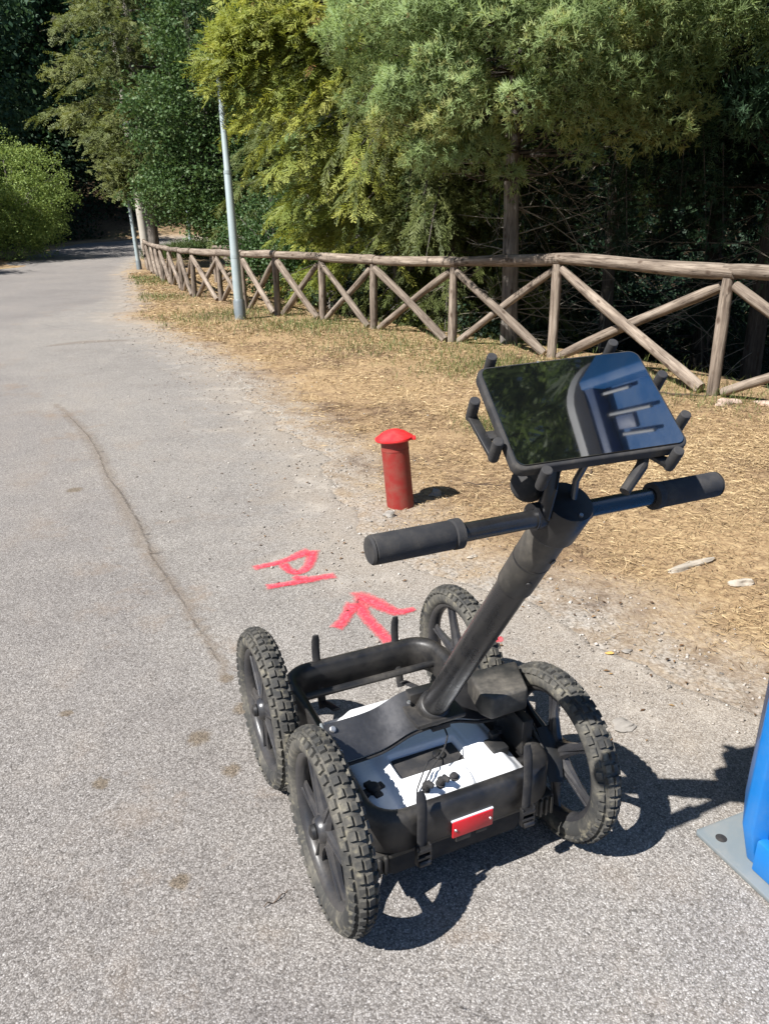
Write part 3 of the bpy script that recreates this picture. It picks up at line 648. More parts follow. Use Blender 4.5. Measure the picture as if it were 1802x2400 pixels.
b = MB(); b.tube([(.082, -.085, -.030), (.070, -.105, -.034), (.035, -.135, -.052)], [.012, .013, .012], 12, ell=(1, .7)); b.build('lock_lever', M_matte, H_)
tc = TL @ Vector((0, 0, -.034))
b = MB(); bc = Vector((-.022, -.275, 1.093)); prof = [(.031*math.sin(R(a)), -.031*math.cos(R(a))) for a in range(4, 180, 11)]; b.lathe(prof, 24, c=bc); b.tube([bc, bc+Vector((.01, -.03, .04)), TL @ Vector((-.045, .0, -.034))], [.018, .016, .016], 12); b.build('ball_joint', M_matte, CART)
b = MB(); q = TL @ Vector((-.02, -.055, -.036)); b.tube([MT+Vector((-.044, .005, -.02)), MT+Vector((-.040, -.004, .03)), MT.lerp(q, .6)+Vector((-.018, .02, 0)), q], [.012, .012, .012, .012], 10, ell=(.35, 1.2)); b.build('bracket_arm', M_tube, CART)
b = MB(); q2 = TL @ Vector((.03, -.04, -.036)); b.tube([MT+Vector((.012, .006, -.004)), MT+Vector((.018, .01, .03)), q2], [.006, .006, .006], 10); b.build('support_rod', M_plate, CART)
b = MB(); b.tube([MT-md*.03+Vector((-.055, .006, 0)), MT-md*.03+Vector((-.040, .006, 0))], .0225, 20); b.build('clamp_band', M_plate, CART)

# tablet resting in the holder
b = MB(); P = rrect(-.140, .140, -.1025, .1025, .018, 6); b.prism(P, -.022, -.002); T = b.build('tablet', M_matte, None, bevel=.004, seg=3); T.matrix_world = TW
tag(T, 'black rugged tablet with a glossy dark screen gripped above the handlebar', 'tablet')
b = MB(); P = rrect(-.134, .134, -.0965, .0965, .014, 6); b.prism(P, -.0025, .0008); b.build('screen', M_screen, T, bevel=.0005, seg=1)
b = MB(); b.prism(rrect(-.139, .139, -.1015, .1015, .018, 6), -.013, -.011); o = b.build('case_seam', M_black, T); o.scale = (1.004, 1.005, 1)
b = MB(); b.lathe([(.0005, 0), (.0022, 0), (.0022, .0004), (.0005, .0004)], 10); o = b.build('camera_eye', M_steel, T); o.location = (-.035, .0990, -.0018)
# ------------------------------------------------------------------ red standpipe marker by the road edge
BO = empty('marker_pipe', (.092, 3.972, 0), label='short red pipe marker with a bright red cap at the verge edge', cat='marker post'); BO.rotation_euler = (R(-2), R(-5), 0)
b = MB(); b.tube([(0, 0, -.10), (0, 0, .15), (0, 0, .40)], .077, 32); b.build('pipe', M_redpipe, BO)
b = MB(); b.lathe([(.079, .388), (.103, .389), (.107, .395), (.106, .404), (.090, .414), (.066, .431), (.034, .444), (.001, .449)], 36); cap = b.build('cap', M_redcap, BO)
b = MB(); b.box((.103, -.02, .394), (.030, .040, .016)); b.cyl((.112, -.045, .394), (.112, .005, .394), .009, 10); b.build('hinge', M_redcap, cap, bevel=.003)
b = MB(); b.lathe([(.074, .33), (.0785, .332), (.0785, .34), (.074, .342)], 32, closed=True); b.build('pipe_band', M_redpipe, BO)

# ------------------------------------------------------------------ lamp posts and poles
def lamp_post(x, y, h, r0, r1, lean, label, head=True):
    z = float(ground_z(x, y)); o = empty('lamp_post', (x, y, z), label=label, cat='lamp post', group='lamp posts along the fence'); o.rotation_euler = (0, lean, 0)
    b = MB(); b.tube([(0, 0, -.3), (0, 0, .25), (0, 0, 1.0), (0, 0, 1.02), (0, 0, h*.62), (0, 0, h*.625), (0, 0, h)], [r0*1.05, r0*1.05, r0, r0*.97, r0*.80, r0*.70, r1], 16); b.build('post', M_pole, o)
    b = MB(); b.lathe([(r0*1.08, -.2), (r0*1.30, -.2), (r0*1.30, .30), (r0*1.08, .34)], 16, closed=True); b.build('base_sleeve', M_galv, o)
    for hh, q in ((1.0, 1.03), (h*.615, .86)):
        b = MB(); b.tube([(0, 0, hh), (0, 0, hh+.05)], r0*q, 16); b.build('collar', M_pole, o)
    if head:
        b = MB(); b.lathe([(.02, h-.02), (.06, h), (.07, h+.06), (.20, h+.10), (.24, h+.13), (.22, h+.17), (.10, h+.21), (.001, h+.22)], 20); hd = b.build('lamp_head', M_pole, o)
        b = MB(); b.lathe([(.19, h+.085), (.195, h+.10), (.06, h+.055), (.065, h+.04)], 20, closed=True); b.build('lamp_glass', M_lampgl, hd)
lamp_post(-2.45, 13.15, 3.72, .078, .045, R(-.6), 'tall grey lamp post at the verge in front of the log fence')
lamp_post(-8.98, 28.9, 3.4, .075, .045, R(-2.2), 'thin grey lamp post at the far end of the log fence')
lamp_post(-10.05, 41.5, 3.6, .075, .045, 0, 'small distant lamp post on the grass at the road bend')
z = float(ground_z(-10.3, 34.5)); UP = empty('utility_pole', (-10.3, 34.5, z), label='thick pale concrete pole rising behind the far fence end', cat='pole'); UP.rotation_euler = (0, R(-2.0), 0)
b = MB(); b.tube([(0, 0, -.4), (0, 0, 3), (0, 0, 8.5)], [.21, .19, .14], 16); b.build('shaft', M_concrete, UP)
for h in (2.6, 5.2):
    b = MB(); b.tube([(0, 0, h), (0, 0, h+.06)], .20, 16); b.build('steel_band', M_galv, UP)

# ------------------------------------------------------------------ log fences
def log_obj(name, p0, p1, r0, r1, parent, bend=.012, n=10, seg=9, ir=.07):
    p0 = Vector(p0); p1 = Vector(p1); d = p1-p0; L = d.length
    ph = [random.uniform(0, 6.3) for _ in range(6)]; V = []; m = seg
    for i in range(m+1):
        t = i/m; cx = bend*math.sin(PI*t*1.3+ph[0])*L*.6; cy = bend*math.sin(PI*t*1.7+ph[1])*L*.6
        rr = (r0+(r1-r0)*t)*(1+ir*math.sin(t*L*4+ph[2]))
        if i in (0, m): rr *= .90
        for k in range(n):
            a = 2*PI*k/n; q = rr*(1+ir*.8*math.sin(2*a+ph[3]+t*2)+ir*.5*math.sin(3*a+ph[4])); V.append((cx+q*math.cos(a), cy+q*math.sin(a), t*L))
    b = MB(); b.add(V, [(i*n+k, i*n+(k+1) % n, (i+1)*n+(k+1) % n, (i+1)*n+k) for i in range(m) for k in range(n)]+[tuple(range(n-1, -1, -1)), tuple(m*n+k for k in range(n))])
    o = b.build(name, M_wood, parent, smooth=55)
    q = d.to_track_quat('Z', 'Y'); o.matrix_local = Matrix.Translation(p0-parent.location) @ q.to_matrix().to_4x4(); return o
def log_fence(pts, tops, label, rp=.058):
    pts = [Vector((x, y, float(ground_z(x, y)))) for x, y in pts]
    fo = empty('log_fence', tuple(pts[len(pts)//2]), label=label, cat='fence')
    tp = [p+Vector((0, 0, 0)) for p in pts]
    for p, t in zip(tp, tops): p.z = pts[0].z*0+t+float(rise(p.y))
    for i, p in enumerate(pts):
        lx, ly = random.gauss(0, .018), random.gauss(0, .018)
        log_obj('post', (p.x, p.y, p.z-.25), (p.x+lx, p.y+ly, tp[i].z-.055), rp*random.uniform(.95, 1.1), rp*random.uniform(.9, 1.02), fo, .004)
        lumps = None
    for i in range(len(pts)-1):
        a, b_ = tp[i], tp[i+1]; d = (b_-a).normalized(); nrm = Vector((d.y, -d.x, 0)).normalized()
        if nrm.dot(Vector((0, 0, 0))-a) < 0: nrm = -nrm      # towards the road
        rr = .066*random.uniform(.93, 1.08)
        log_obj('top_rail', a-d*.07, b_+d*.05+Vector((0, 0, .004*(i % 2))), rr*1.06, rr*.92, fo, .006, 12, 12, .05)
        pa, pb = pts[i], pts[i+1]; L = (pb-pa).length; e = d*min(.10, L*.08)
        f0, f1 = nrm*.032, -nrm*.034
        rb = .050*random.uniform(.93, 1.1)
        # fence is listed from near right to far left: brace falling towards the near post lies on the road side
        log_obj('brace', pb+e*-1+Vector((0, 0, tp[i+1].z-pb.z-.11))+f0, pa+e+Vector((0, 0, .035))+f0, rb, rb*1.05, fo, .008)
        log_obj('brace', pa+e+Vector((0, 0, tp[i].z-pa.z-.12))+f1, pb-e+Vector((0, 0, .03))+f1, rb*.95, rb, fo, .008)
    return fo
log_fence([tuple(p) for p in FENCE], FENCE_TOP, 'long weathered log fence with crossed braces along the verge')
log_fence([(-1.9, 21.0), (-3.3, 21.4), (-4.7, 22.0)], [.95, .97, .95], 'short log fence seen through the long one behind it', .05)

# ------------------------------------------------------------------ blue cabin on its steel base
CAB = empty('portable_cabin', (.853, 1.428, .022), R(-67.4), label='bright blue plastic cabin with ribbed walls on a grey steel base', cat='cabin')
# local frame: +x runs along the visible left wall towards the camera side, +y away from the camera (into the cabin)
W_ = 1.12; HW = 2.74
def cbox(name, c, d, mat, bevel=.01, parent=CAB, seg=2): b = MB(); b.box(c, d); return b.build(name, mat, parent, bevel=bevel, seg=seg)
pol = []
b = MB(); b.prism(rrect(-.088, W_+.12, -.019, W_+.12, .006, 1), -.016, -.004); b.build('base_plate', M_galv, CAB, bevel=.002)
b = MB(); b.lathe([(.0005, 0), (.014, 0), (.014, .0008), (.0005, .0008)], 18); o = b.build('bolt_hole', M_matte, CAB); o.location = (-.040, .022, -.0037)
b = MB(); b.lathe([(.0005, 0), (.014, 0), (.014, .0008), (.0005, .0008)], 18); o = b.build('bolt_hole', M_matte, CAB); o.location = (.52, .0, -.0037)
cbox('cabin_wall', (W_/2, W_/2+.02, HW/2+.02), (W_-.10, W_-.06, HW-.06), M_blue, .02)
for (x, y) in ((0, 0), (W_, 0), (0, W_), (W_, W_)):       # corner posts with a cut foot
    b = MB(); s = 1 if x == 0 else -1; q = 1 if y == 0 else -1
    pr = [(x-s*.062, y+q*.105), (x+s*.025, y), (x+s*.055, y), (x+s*.075, y+q*.035), (x-s*.02, y+q*.15), (x-s*.062, y+q*.135)]
    lo = [(px+(x+s*.06-px)*.30, py+(y+q*.09-py)*.30) for px, py in pr]
    V = [(px, py, .0) for px, py in lo]+[(px, py, .11) for px, py in pr]+[(px, py, HW-.05) for px, py in pr]; n = 6
    b.add(V, [tuple(range(n-1, -1, -1)), tuple(range(2*n, 3*n))]+[(j*n+i, j*n+(i+1) % n, (j+1)*n+(i+1) % n, (j+1)*n+i) for j in range(2) for i in range(n)])
    b.build('corner_post', M_blue, CAB, bevel=.004)
cbox('bottom_skirt', (W_/2, .024, .045), (W_-.13, .03, .09), M_blue, .004)
# ribs pressed into the two walls one can see, each with slanted ends
for k in range(6):
    for side in (0, 1):
        u = .135+k*.158; b = MB(); w0, w1 = .052, .030
        z0, z1 = .16, 2.15
        V = []
        for z, dd, ww in ((z0, 0, w0), (z0+.075, -.030, w1), (z1-.075, -.030, w1), (z1, 0, w0)):
            V += [(u-ww, dd, z), (u+ww, dd, z)]
        V += [(u-w0, .03, z0), (u+w0, .03, z0), (u+w0, .03, z1), (u-w0, .03, z1)]
        V[2] = (u-w1, V[2][1], V[2][2])
        Fq = [(0, 1, 3, 2), (2, 3, 5, 4), (4, 5, 7, 6), (0, 2, 4, 6, 11, 8), (1, 9, 10, 7, 5, 3), (8, 9, 1, 0), (6, 7, 10, 11), (8, 11, 10, 9)]
        V2 = [(x, y+.048, z) for x, y, z in V] if side == 0 else [(y+.048, x, z) for x, y, z in V]
        b.add(V2, Fq); b.build('wall_rib', M_blue, CAB, bevel=.003)
# vents under the roof: three slots with pale slats in a dark recess
cbox('vent_recess', (.20, .046, 2.52), (.05, .012, .16), M_bluedk, .004)
for k in range(3):
    cbox('vent_slat', (.09+k*.075, .034, (2.50, 2.46, 2.42)[k]), (.011, .014, (.22, .34, .22)[k]), M_vent, .004)
cbox('wall_band', (W_/2, .030, 2.65), (W_-.05, .05, .09), M_bluedk, .01)
# grey roof rim, rounded in plan, and a domed pale roof
b = MB(); O_ = rrect(-.035, W_+.035, -.035, W_+.035, .16, 8); I_ = rrect(.03, W_-.03, .03, W_-.03, .12, 8); m = len(O_)
prof = [(0, 2.71), (0, 2.78), (.35, 2.825), (1, 2.84), (1, 2.69), (.4, 2.69)]
V = []
for i in range(m):
    for f, z in prof: V.append((O_[i][0]*(1-f)+I_[i][0]*f, O_[i][1]*(1-f)+I_[i][1]*f, z))
n = len(prof); b.add(V, [(i*n+k, i*n+(k+1) % n, ((i+1) % m)*n+(k+1) % n, ((i+1) % m)*n+k) for i in range(m) for k in range(n)]); b.build('roof_rim', M_trim, CAB, smooth=40)
b = MB(); V = []; rings = 6
for j in range(rings+1):
    f = j/rings
    for (x, y) in rrect(.02, W_-.02, .02, W_-.02, .12, 8): V.append((x+(W_/2-x)*f, y+(W_/2-y)*f, 2.825+.13*math.sin(f*PI/2)))
m = len(rrect(0, 1, 0, 1, .1, 8)); b.add(V, [(j*m+k, j*m+(k+1) % m, (j+1)*m+(k+1) % m, (j+1)*m+k) for j in range(rings) for k in range(m)]); b.build('roof', M_roofw, CAB, smooth=40)

# ------------------------------------------------------------------ stones, twigs, leaf
def mk_stone(name, a, b_):
    m = NT(name); co = m.coord(); m.col(m.mix(m.noise(co, 18, 5, .65), a, b_)); m.rough(.9); m.p(Specular_IOR_Level=.2); m.bump(m.noise(co, 60, 4), .5, .004); return m.m
M_st_grey = mk_stone('grey_stone', (.13, .12, .11), (.38, .35, .31)); M_st_pale = mk_stone('pale_limestone', (.27, .235, .19), (.47, .42, .35)); M_st_pink = mk_stone('pinkish_stone', (.32, .22, .17), (.55, .44, .36))
def stone(x, y, dims, mat, label, rz=0, sink=.3, road=False):
    b = bmesh.new(); bmesh.ops.create_icosphere(b, subdivisions=3, radius=1); s = random.random()*50
    for v in b.verts:
        c = v.co; q = 1+.22*math.sin(c.x*3+s)+.16*math.sin(c.y*4.1+s*2)+.12*math.sin(c.z*5+s*.7+c.x*2)+.06*math.sin(c.x*11+c.y*9+s)
        for ax in (Vector((.8, .3, .5)), Vector((-.5, .7, .5)), Vector((.1, -.9, .4)), Vector((0, 0, 1))):
            d = c.dot(ax.normalized()); 
            if d > .72: c = c-ax.normalized()*(d-.72)*.85
        v.co = Vector((c.x*dims[0]*q, c.y*dims[1]*q, c.z*dims[2]*q))/2
    me = bpy.data.meshes.new('stone'); b.to_mesh(me); b.free(); me.polygons.foreach_set('use_smooth', [True]*len(me.polygons)); me.set_sharp_from_angle(angle=R(30))
    o = link_mesh('stone', me, mat); z = 0 if road else float(ground_z(x, y)); o.location = (x, y, z+dims[2]*(.5-sink)); o.rotation_euler = (random.uniform(-.1, .1), random.uniform(-.1, .1), rz)
    return tag(o, label, 'stone', 'loose stones on the road and verge')
stone(.755, 1.955, (.085, .055, .018), M_st_grey, 'flat grey stone lying beside the rear right wheel', .3, .15, True)
stone(1.42, 3.13, (.24, .07, .05), M_st_pale, 'long pale stone half buried in straw right of the handlebar', .5, .45)
stone(1.58, 2.95, (.10, .07, .05), M_st_pale, 'small pale stone in the straw beyond the long pale one', .2, .4)
stone(.30, 4.14, (.09, .06, .05), M_st_grey, 'grey stone in the shadow of the red pipe marker', .8, .3)
stone(.025, 3.80, (.07, .05, .045), M_st_grey, 'small grey stone just in front of the red pipe marker', 0, .3)
stone(.90, 2.39, (.035, .02, .012), M_st_grey, 'little dark stone beyond the far right wheel', .2, .2)
stone(3.42, 6.38, (.50, .22, .09), M_st_pink, 'broad pinkish stone at the foot of the fence on the right', -.7, .5)
stone(3.05, 6.45, (.22, .16, .10), M_st_pink, 'pinkish stone beside the foot of the nearest visible fence post', .4, .4)
stone(.42, 3.25, (.05, .035, .02), M_st_pale, 'pale chip at the worn asphalt edge below the left grip', .6, .3)
def twig(x, y, L, rz, r, label, road=False):
    z = 0.004 if road else float(ground_z(x, y))+.012; P = []; 
    for i in range(7):
        t = i/6-.5; P.append((t*L, .04*L*math.sin(i*1.3+rz), r+.006*math.sin(i*2.1)+(0 if road else .004)))
    b = MB(); b.tube(P, [r*.7, r, r, r*.95, r*.9, r*.8, r*.5], 6); b.tube([P[3], (P[4][0], P[4][1]+L*.12, P[4][2])], [r*.7, r*.4], 5)
    o = b.build('twig', M_twig, None); o.location = (x, y, z); o.rotation_euler = (0, 0, rz); return tag(o, label, 'twig', 'fallen twigs')
twig(.60, 4.27, .24, -.15, .004, 'thin brown twig on the straw right of the red pipe marker')
twig(1.30, 4.45, .20, 1.1, .005, 'dark twig on the straw seen below the tablet')
twig(-.265, 1.315, .075, .75, .0014, 'tiny curved twig on the asphalt left of the rear left wheel', True)
twig(-.98, 1.32, .05, -.6, .0012, 'tiny twig at the far left on the asphalt near the bottom corner', True)
twig(2.75, 6.75, .5, -.3, .010, 'fallen brown stick at the fence foot behind the tablet')
M_dl = mk_stone('dry_leaf', (.50, .27, .07), (.62, .40, .14))
b = MB(); b.add([(-.018, 0, .004), (-.006, .010, .002), (.010, .008, .006), (.020, 0, .003), (.009, -.009, .005), (-.007, -.008, .003)], [(0, 1, 2, 3, 4, 5)]); lf = b.build('dry_leaf', M_dl); lf.location = (.83, 2.38, .002)
tag(lf, 'small orange dry leaf on the asphalt beyond the rear right wheel', 'leaf')

# loose gravel along the broken asphalt edge
def gravel(n, name, seed):
    g = np.random.default_rng(seed); y = 1.2+g.random(n)**1.6*11; ex = edge_x(y); x = ex+np.where(g.random(n) < .6, g.normal(.15, .22, n), g.normal(-.2, .5, n))
    s = .004+.007*g.random(n)**2.5; s *= np.clip(.7+y*.07, 1, 1.6)
    oc = np.array([(1, 0, 0), (0, 1, 0), (-1, 0, 0), (0, -1, 0), (0, 0, 1), (0, 0, -.6)], float); fc = np.array([(0, 1, 4), (1, 2, 4), (2, 3, 4), (3, 0, 4), (1, 0, 5), (2, 1, 5), (3, 2, 5), (0, 3, 5)])
    th = g.random(n)*6.28; d = np.stack([s*(.7+.6*g.random(n)), s*(.7+.6*g.random(n)), s*(.5+.4*g.random(n))], -1)
    V = oc[None]*d[:, None]*(.8+.4*g.random((n, 6, 1))); c, s_ = np.cos(th)[:, None], np.sin(th)[:, None]
    Vx = V[..., 0]*c-V[..., 1]*s_; Vy = V[..., 0]*s_+V[..., 1]*c
    z = np.where(x < ex, rise(y)+.002, ground_z(x, y)+.001)
    V = np.stack([Vx+x[:, None], Vy+y[:, None], V[..., 2]+z[:, None]], -1).reshape(-1, 3); F = (fc[None]+np.arange(n)[:, None, None]*6).reshape(-1, 3)
    o = np_mesh(name, V, F, None, attrs=dict(tint=np.repeat(g.random(n), 6))); return o
mg = NT('gravel_stone'); mg.col(mg.ramp(mg.attr('tint'), [(0, (.10, .09, .08)), (.4, (.27, .235, .20)), (.8, (.36, .325, .285)), (1, (.46, .43, .39))])); mg.rough(.9)
go_ = gravel(3200, 'loose_gravel', 3); go_.data.materials.append(mg.m); tag(go_, kind='stuff')

# ------------------------------------------------------------------ dry straw and green tufts on the verge
def blades(name, x, y, L, wd, tint, mat, lift, g):
    n = len(x); th = g.random(n)*2*PI; z = ground_z(x, y)+.003; e = lift
    dx, dy = np.cos(th), np.sin(th); bend = g.normal(0, .25, n)
    p0 = np.stack([x, y, z+.010*g.random(n)], -1)
    p1 = p0+np.stack([dx*L*.5, dy*L*.5, L*.5*e], -1)
    p2 = p0+np.stack([np.cos(th+bend)*L, np.sin(th+bend)*L, L*e*np.where(e > .6, .95, .5)], -1)
    s = np.stack([-dy, dx, g.normal(0, .5, n)], -1)*wd[:, None]/2
    V = np.stack([p0, p1-s, p1+s, p2], 1).reshape(-1, 3); o = np.arange(n)[:, None]*4
    F = np.concatenate([o+np.array([0, 2, 1]), o+np.array([1, 2, 3])])
    ob = np_mesh(name, V, F, mat, attrs=dict(tint=np.repeat(tint, 4))); tag(ob, kind='stuff'); return ob
g = np.random.default_rng(11)
def scatter(n, ymax, pw):
    y = 1.5+(ymax-1.5)*g.random(n)**pw; ex = edge_x(y); fx = np.interp(y, FX[:, 1], FX[:, 0]); far = np.where(fx > -1, fx+.7, fx+3.2)
    x = ex+(far-ex)*g.random(n); return x, y, x-ex
x, y, d = scatter(230000, 28, 2.1); x2, y2, d2 = scatter(100000, 6.5, 1.2); x = np.r_[x, x2]; y = np.r_[y, y2]; d = np.r_[d, d2]
nz = gnoise(x*.9, y*.9)*.5+gnoise(x*2.7+3, y*2.7)*.35+gnoise(x*7, y*7+1)*.2
gs = np.clip(np.abs((edge_x(y+.2)-edge_x(y-.2))/.4), 0, 4); dd = d/np.sqrt(1+gs**2)
keep = g.random(len(x)) < np.clip(sm((dd-.12)/.6)*np.clip(.54+.85*nz, .03, 1), .015, 1)
keep &= (y > 1.2)
x, y = x[keep], y[keep]; n = len(x); nz = nz[keep]
L = (.028+.065*g.random(n)**1.8)*np.clip(.8+y*.03, .9, 1.5); wd = np.maximum(.0016+.0016*g.random(n), .00085*y)
tint = np.clip(.45+.25*g.normal(size=n)+.40*np.clip(nz, -1, 1), 0, 1)
blades('dry_straw', x, y, L, wd, tint, F_straw, np.clip(g.normal(.10, .16, n), 0, .9), g)
# dry standing tufts and fallen brown leaves among the straw
m_ = 170; ty = 2.2+11*g.random(m_)**1.4; tx = edge_x(ty)+.5+g.random(m_)**.8*np.maximum(.5, np.interp(ty, FX[:, 1], FX[:, 0])-edge_x(ty)-.6); k = g.integers(0, m_, 3000)
x = tx[k]+g.normal(0, .035, 3000); y = ty[k]+g.normal(0, .035, 3000)
blades('straw_tufts', x, y, .04+.06*g.random(3000), np.maximum(.0018, .0006*y), np.clip(g.normal(.55, .2, 3000), 0, 1), F_straw, g.uniform(.4, 1.6, 3000), g)
n = 1500; y = 1.6+10*g.random(n)**1.4; x = edge_x(y)+np.where(g.random(n) < .2, g.normal(-.1, .35, n), .15+3.2*g.random(n)); zz = np.where(x < edge_x(y), .003, ground_z(x, y)+.006); th = g.random(n)*6.28; s = (.005+.009*g.random(n))*np.clip(.8+.06*y, 1, 1.5)
c, sn = np.cos(th)*s, np.sin(th)*s; lift = s*g.uniform(.1, .6, n)
V = np.stack([np.stack([x-c, y-sn, zz], -1), np.stack([x-sn*.45, y+c*.45, zz+lift], -1), np.stack([x+c, y+sn, zz+lift*.3], -1), np.stack([x+sn*.45, y-c*.45, zz+lift*.8], -1)], 1).reshape(-1, 3)
M_lit = mk_foliage('leaf_litter', [(0, (.06, .035, .02)), (.5, (.16, .09, .045)), (1, (.34, .22, .10))], .1, .8)
o = np_mesh('leaf_litter', V, np.arange(4*n).reshape(-1, 4), M_lit, attrs=dict(tint=np.repeat(g.random(n), 4))); tag(o, kind='stuff')
# green and half-dry standing grass in patches
cx = np.array([(.9, 8.0, 1.0), (1.3, 8.4, .8), (-3.0, 13.0, 1.6), (-5.2, 17.2, 1.4), (-7.0, 22.0, 1.6), (-7.6, 24, 1.4), (.0, 9.6, 1.2), (2.3, 7.4, .8), (-1.2, 11.8, 1.1), (.9, 5.6, .35), (1.5, 6.1, .35), (-.2, 10.9, 1.6), (-1.3, 12.2, 1.6), (-2.4, 14.0, 1.4), (1.2, 9.5, 1.2), (2.4, 7.9, 1.0), (3.0, 6.6, .8)])
k = g.integers(0, len(cx), 17000); x = cx[k, 0]+g.normal(0, .42, 17000)*cx[k, 2]; y = cx[k, 1]+g.normal(0, .42, 17000)*cx[k, 2]
ok = (x > edge_x(y)+.25); x, y = x[ok], y[ok]; n = len(x)
blades('green_grass', x, y, .025+.055*g.random(n)**1.5, np.maximum(.003, .0006*y)*(.7+.6*g.random(n)), g.random(n), F_grass, g.uniform(.5, 2.2, n), g)
n = 22000; x = -10.5+9*g.random(n)**1.3; y = 33+9.5*g.random(n); ok = (x > edge_x(y)+.3); x, y = x[ok], y[ok]; n = len(x)
blades('bend_grass', x, y, .12+.2*g.random(n), .025*(.7+.6*g.random(n)), g.random(n)*.6, F_grass, g.uniform(.5, 2.2, n), g)
# ------------------------------------------------------------------ trees
def unit(a): return a/np.maximum(np.linalg.norm(a, axis=-1, keepdims=True), 1e-9)
def tmpl_frond(seed, pairs=7, wd=.055, ang=.75, reach=.42):
    g = np.random.default_rng(seed); T = []; tt = []
    def tri(a, b, c, ta): T.append((a, b, c)); tt.append((ta*.6, ta*.6, ta))
    tri((0, -.02, 0), (0, .02, 0), (.95, 0, g.normal(0, .04)), 1)
    for i in range(pairs):
        t = .10+.80*i/(pairs-1)
        for s in (-1, 1):
            l = reach*(1-.62*t)*g.uniform(.75, 1.2); a = ang+g.normal(0, .15); n = g.normal(.02, .10)*1.0
            b0 = np.array([t, 0, 0]); d = np.array([math.cos(a), s*math.sin(a), n]); e = b0+d*l; p = np.array([-d[1], d[0], g.normal(0, .4)])*wd*.5
            m = b0+d*l*.45; tri(b0-p*.3, m+p, m-p, t); tri(m-p, m+p, e, .3+.7*t+.15)
    return np.array(T).reshape(-1, 3), np.array(tt).reshape(-1)
def tmpl_puff(seed, n=8, wd=.15):
    g = np.random.default_rng(seed); T = []; tt = []
    for i in range(n):
        d = unit(np.array([g.uniform(.15, 1.1), g.normal(0, .6), g.normal(0, .6)])); l = g.uniform(.6, 1.1); p = unit(np.cross(d, g.normal(size=3)))*wd*.5; o = g.normal(0, .08, 3)
        T += [o-p*.5, o+p, o+d*l]; tt += [.5, .5, 1]
        q = unit(np.cross(d, p)); T += [o+d*l*.3-q*wd*.5, o+d*l*.35+q*wd*.4, o+d*l*.95+p]; tt += [.6, .6, 1]
    return np.array(T), np.array(tt)
FRONDS = [tmpl_frond(k) for k in range(5)]; PUFFS = [tmpl_puff(40+k) for k in range(5)]
NEEDLE = [tmpl_frond(80+k, 6, .09, .95, .34) for k in range(4)]
def foliage(name, mat, parent, P, D, N, L, tint, temps, g, tipgain=.22, NN=None):
    P, D, N = map(np.asarray, (P, D, N)); ok = ~((fence_d(P[:, 0], P[:, 1]) < .30) & (P[:, 2] < 1.45+L*.8) & (P[:, 1] < 28)); P, D, N, L, tint = P[ok], D[ok], N[ok], L[ok], tint[ok]   # boughs stop behind the fence
    if NN is not None: NN = NN[ok]
    D = unit(D); S = unit(np.cross(N, D)); N = np.cross(D, S)
    k = g.integers(0, len(temps), len(P)); VV = []; TT = []; NV = []
    for j, (T, tt) in enumerate(temps):
        i = np.where(k == j)[0]; l = L[i][:, None, None]
        VV.append((P[i][:, None]+l*(T[None, :, 0:1]*D[i][:, None]+T[None, :, 1:2]*S[i][:, None]+T[None, :, 2:3]*N[i][:, None])).reshape(-1, 3))
        TT.append(np.clip(tint[i][:, None]+tipgain*(tt[None]-.6), 0, 1).ravel())
        if NN is not None: NV.append(np.repeat(NN[i], len(T), 0))
    V = np.concatenate(VV); n = len(V)//3; Fc = np.arange(3*n).reshape(-1, 3)
    if NN is not None:                                     # needles are round cords: shade them by the way their bough faces
        NV = np.concatenate(NV); fn = np.cross(V[1::3]-V[0::3], V[2::3]-V[0::3]); flip = (fn*NV[0::3]).sum(-1) < 0; Fc[flip] = Fc[flip][:, [0, 2, 1]]
        fn = unit(np.where(flip[:, None], -fn, fn)); NV = unit(NV*.85+np.repeat(fn, 3, 0)*.28)
    o = np_mesh(name, V-np.array(parent.location)[None], Fc, mat, parent, attrs=dict(tint=np.concatenate(TT)), smooth=NN is not None)
    if NN is not None: o.data.normals_split_custom_set_from_vertices(NV)
    return o
def leafquads(name, mat, parent, P, size, tint, g, up=.35, origin=None):
    n = len(P); D = unit(g.normal(size=(n, 3))+np.array([0, 0, -.15])); N = unit(g.normal(size=(n, 3))+np.array([0, 0, up*2])); S = unit(np.cross(N, D)); s = size[:, None]
    V = np.stack([P, P+D*s*.5+S*s*.32, P+D*s+N*s*.06, P+D*s*.5-S*s*.32-N*s*.04], 1).reshape(-1, 3)
    org = np.array(parent.location) if parent else np.zeros(3)
    return np_mesh(name, V-org[None], np.arange(4*n).reshape(-1, 4), mat, parent, attrs=dict(tint=np.repeat(np.clip(tint, 0, 1), 4)))
def tubes(name, items, mat, parent, n=6):
    b = MB(); o = Vector(parent.location) if parent else Vector((0, 0, 0))
    for pts, r in items: b.tube([Vector(p)-o for p in pts], r, n, cap=False)
    return b.build(name, mat, parent, smooth=60)
def tint_of(g, n, mean, sd, brown=.04):
    t = np.clip(g.normal(mean, sd, n), .10, 1); t[g.random(n) < brown] = g.uniform(0, .05); return t

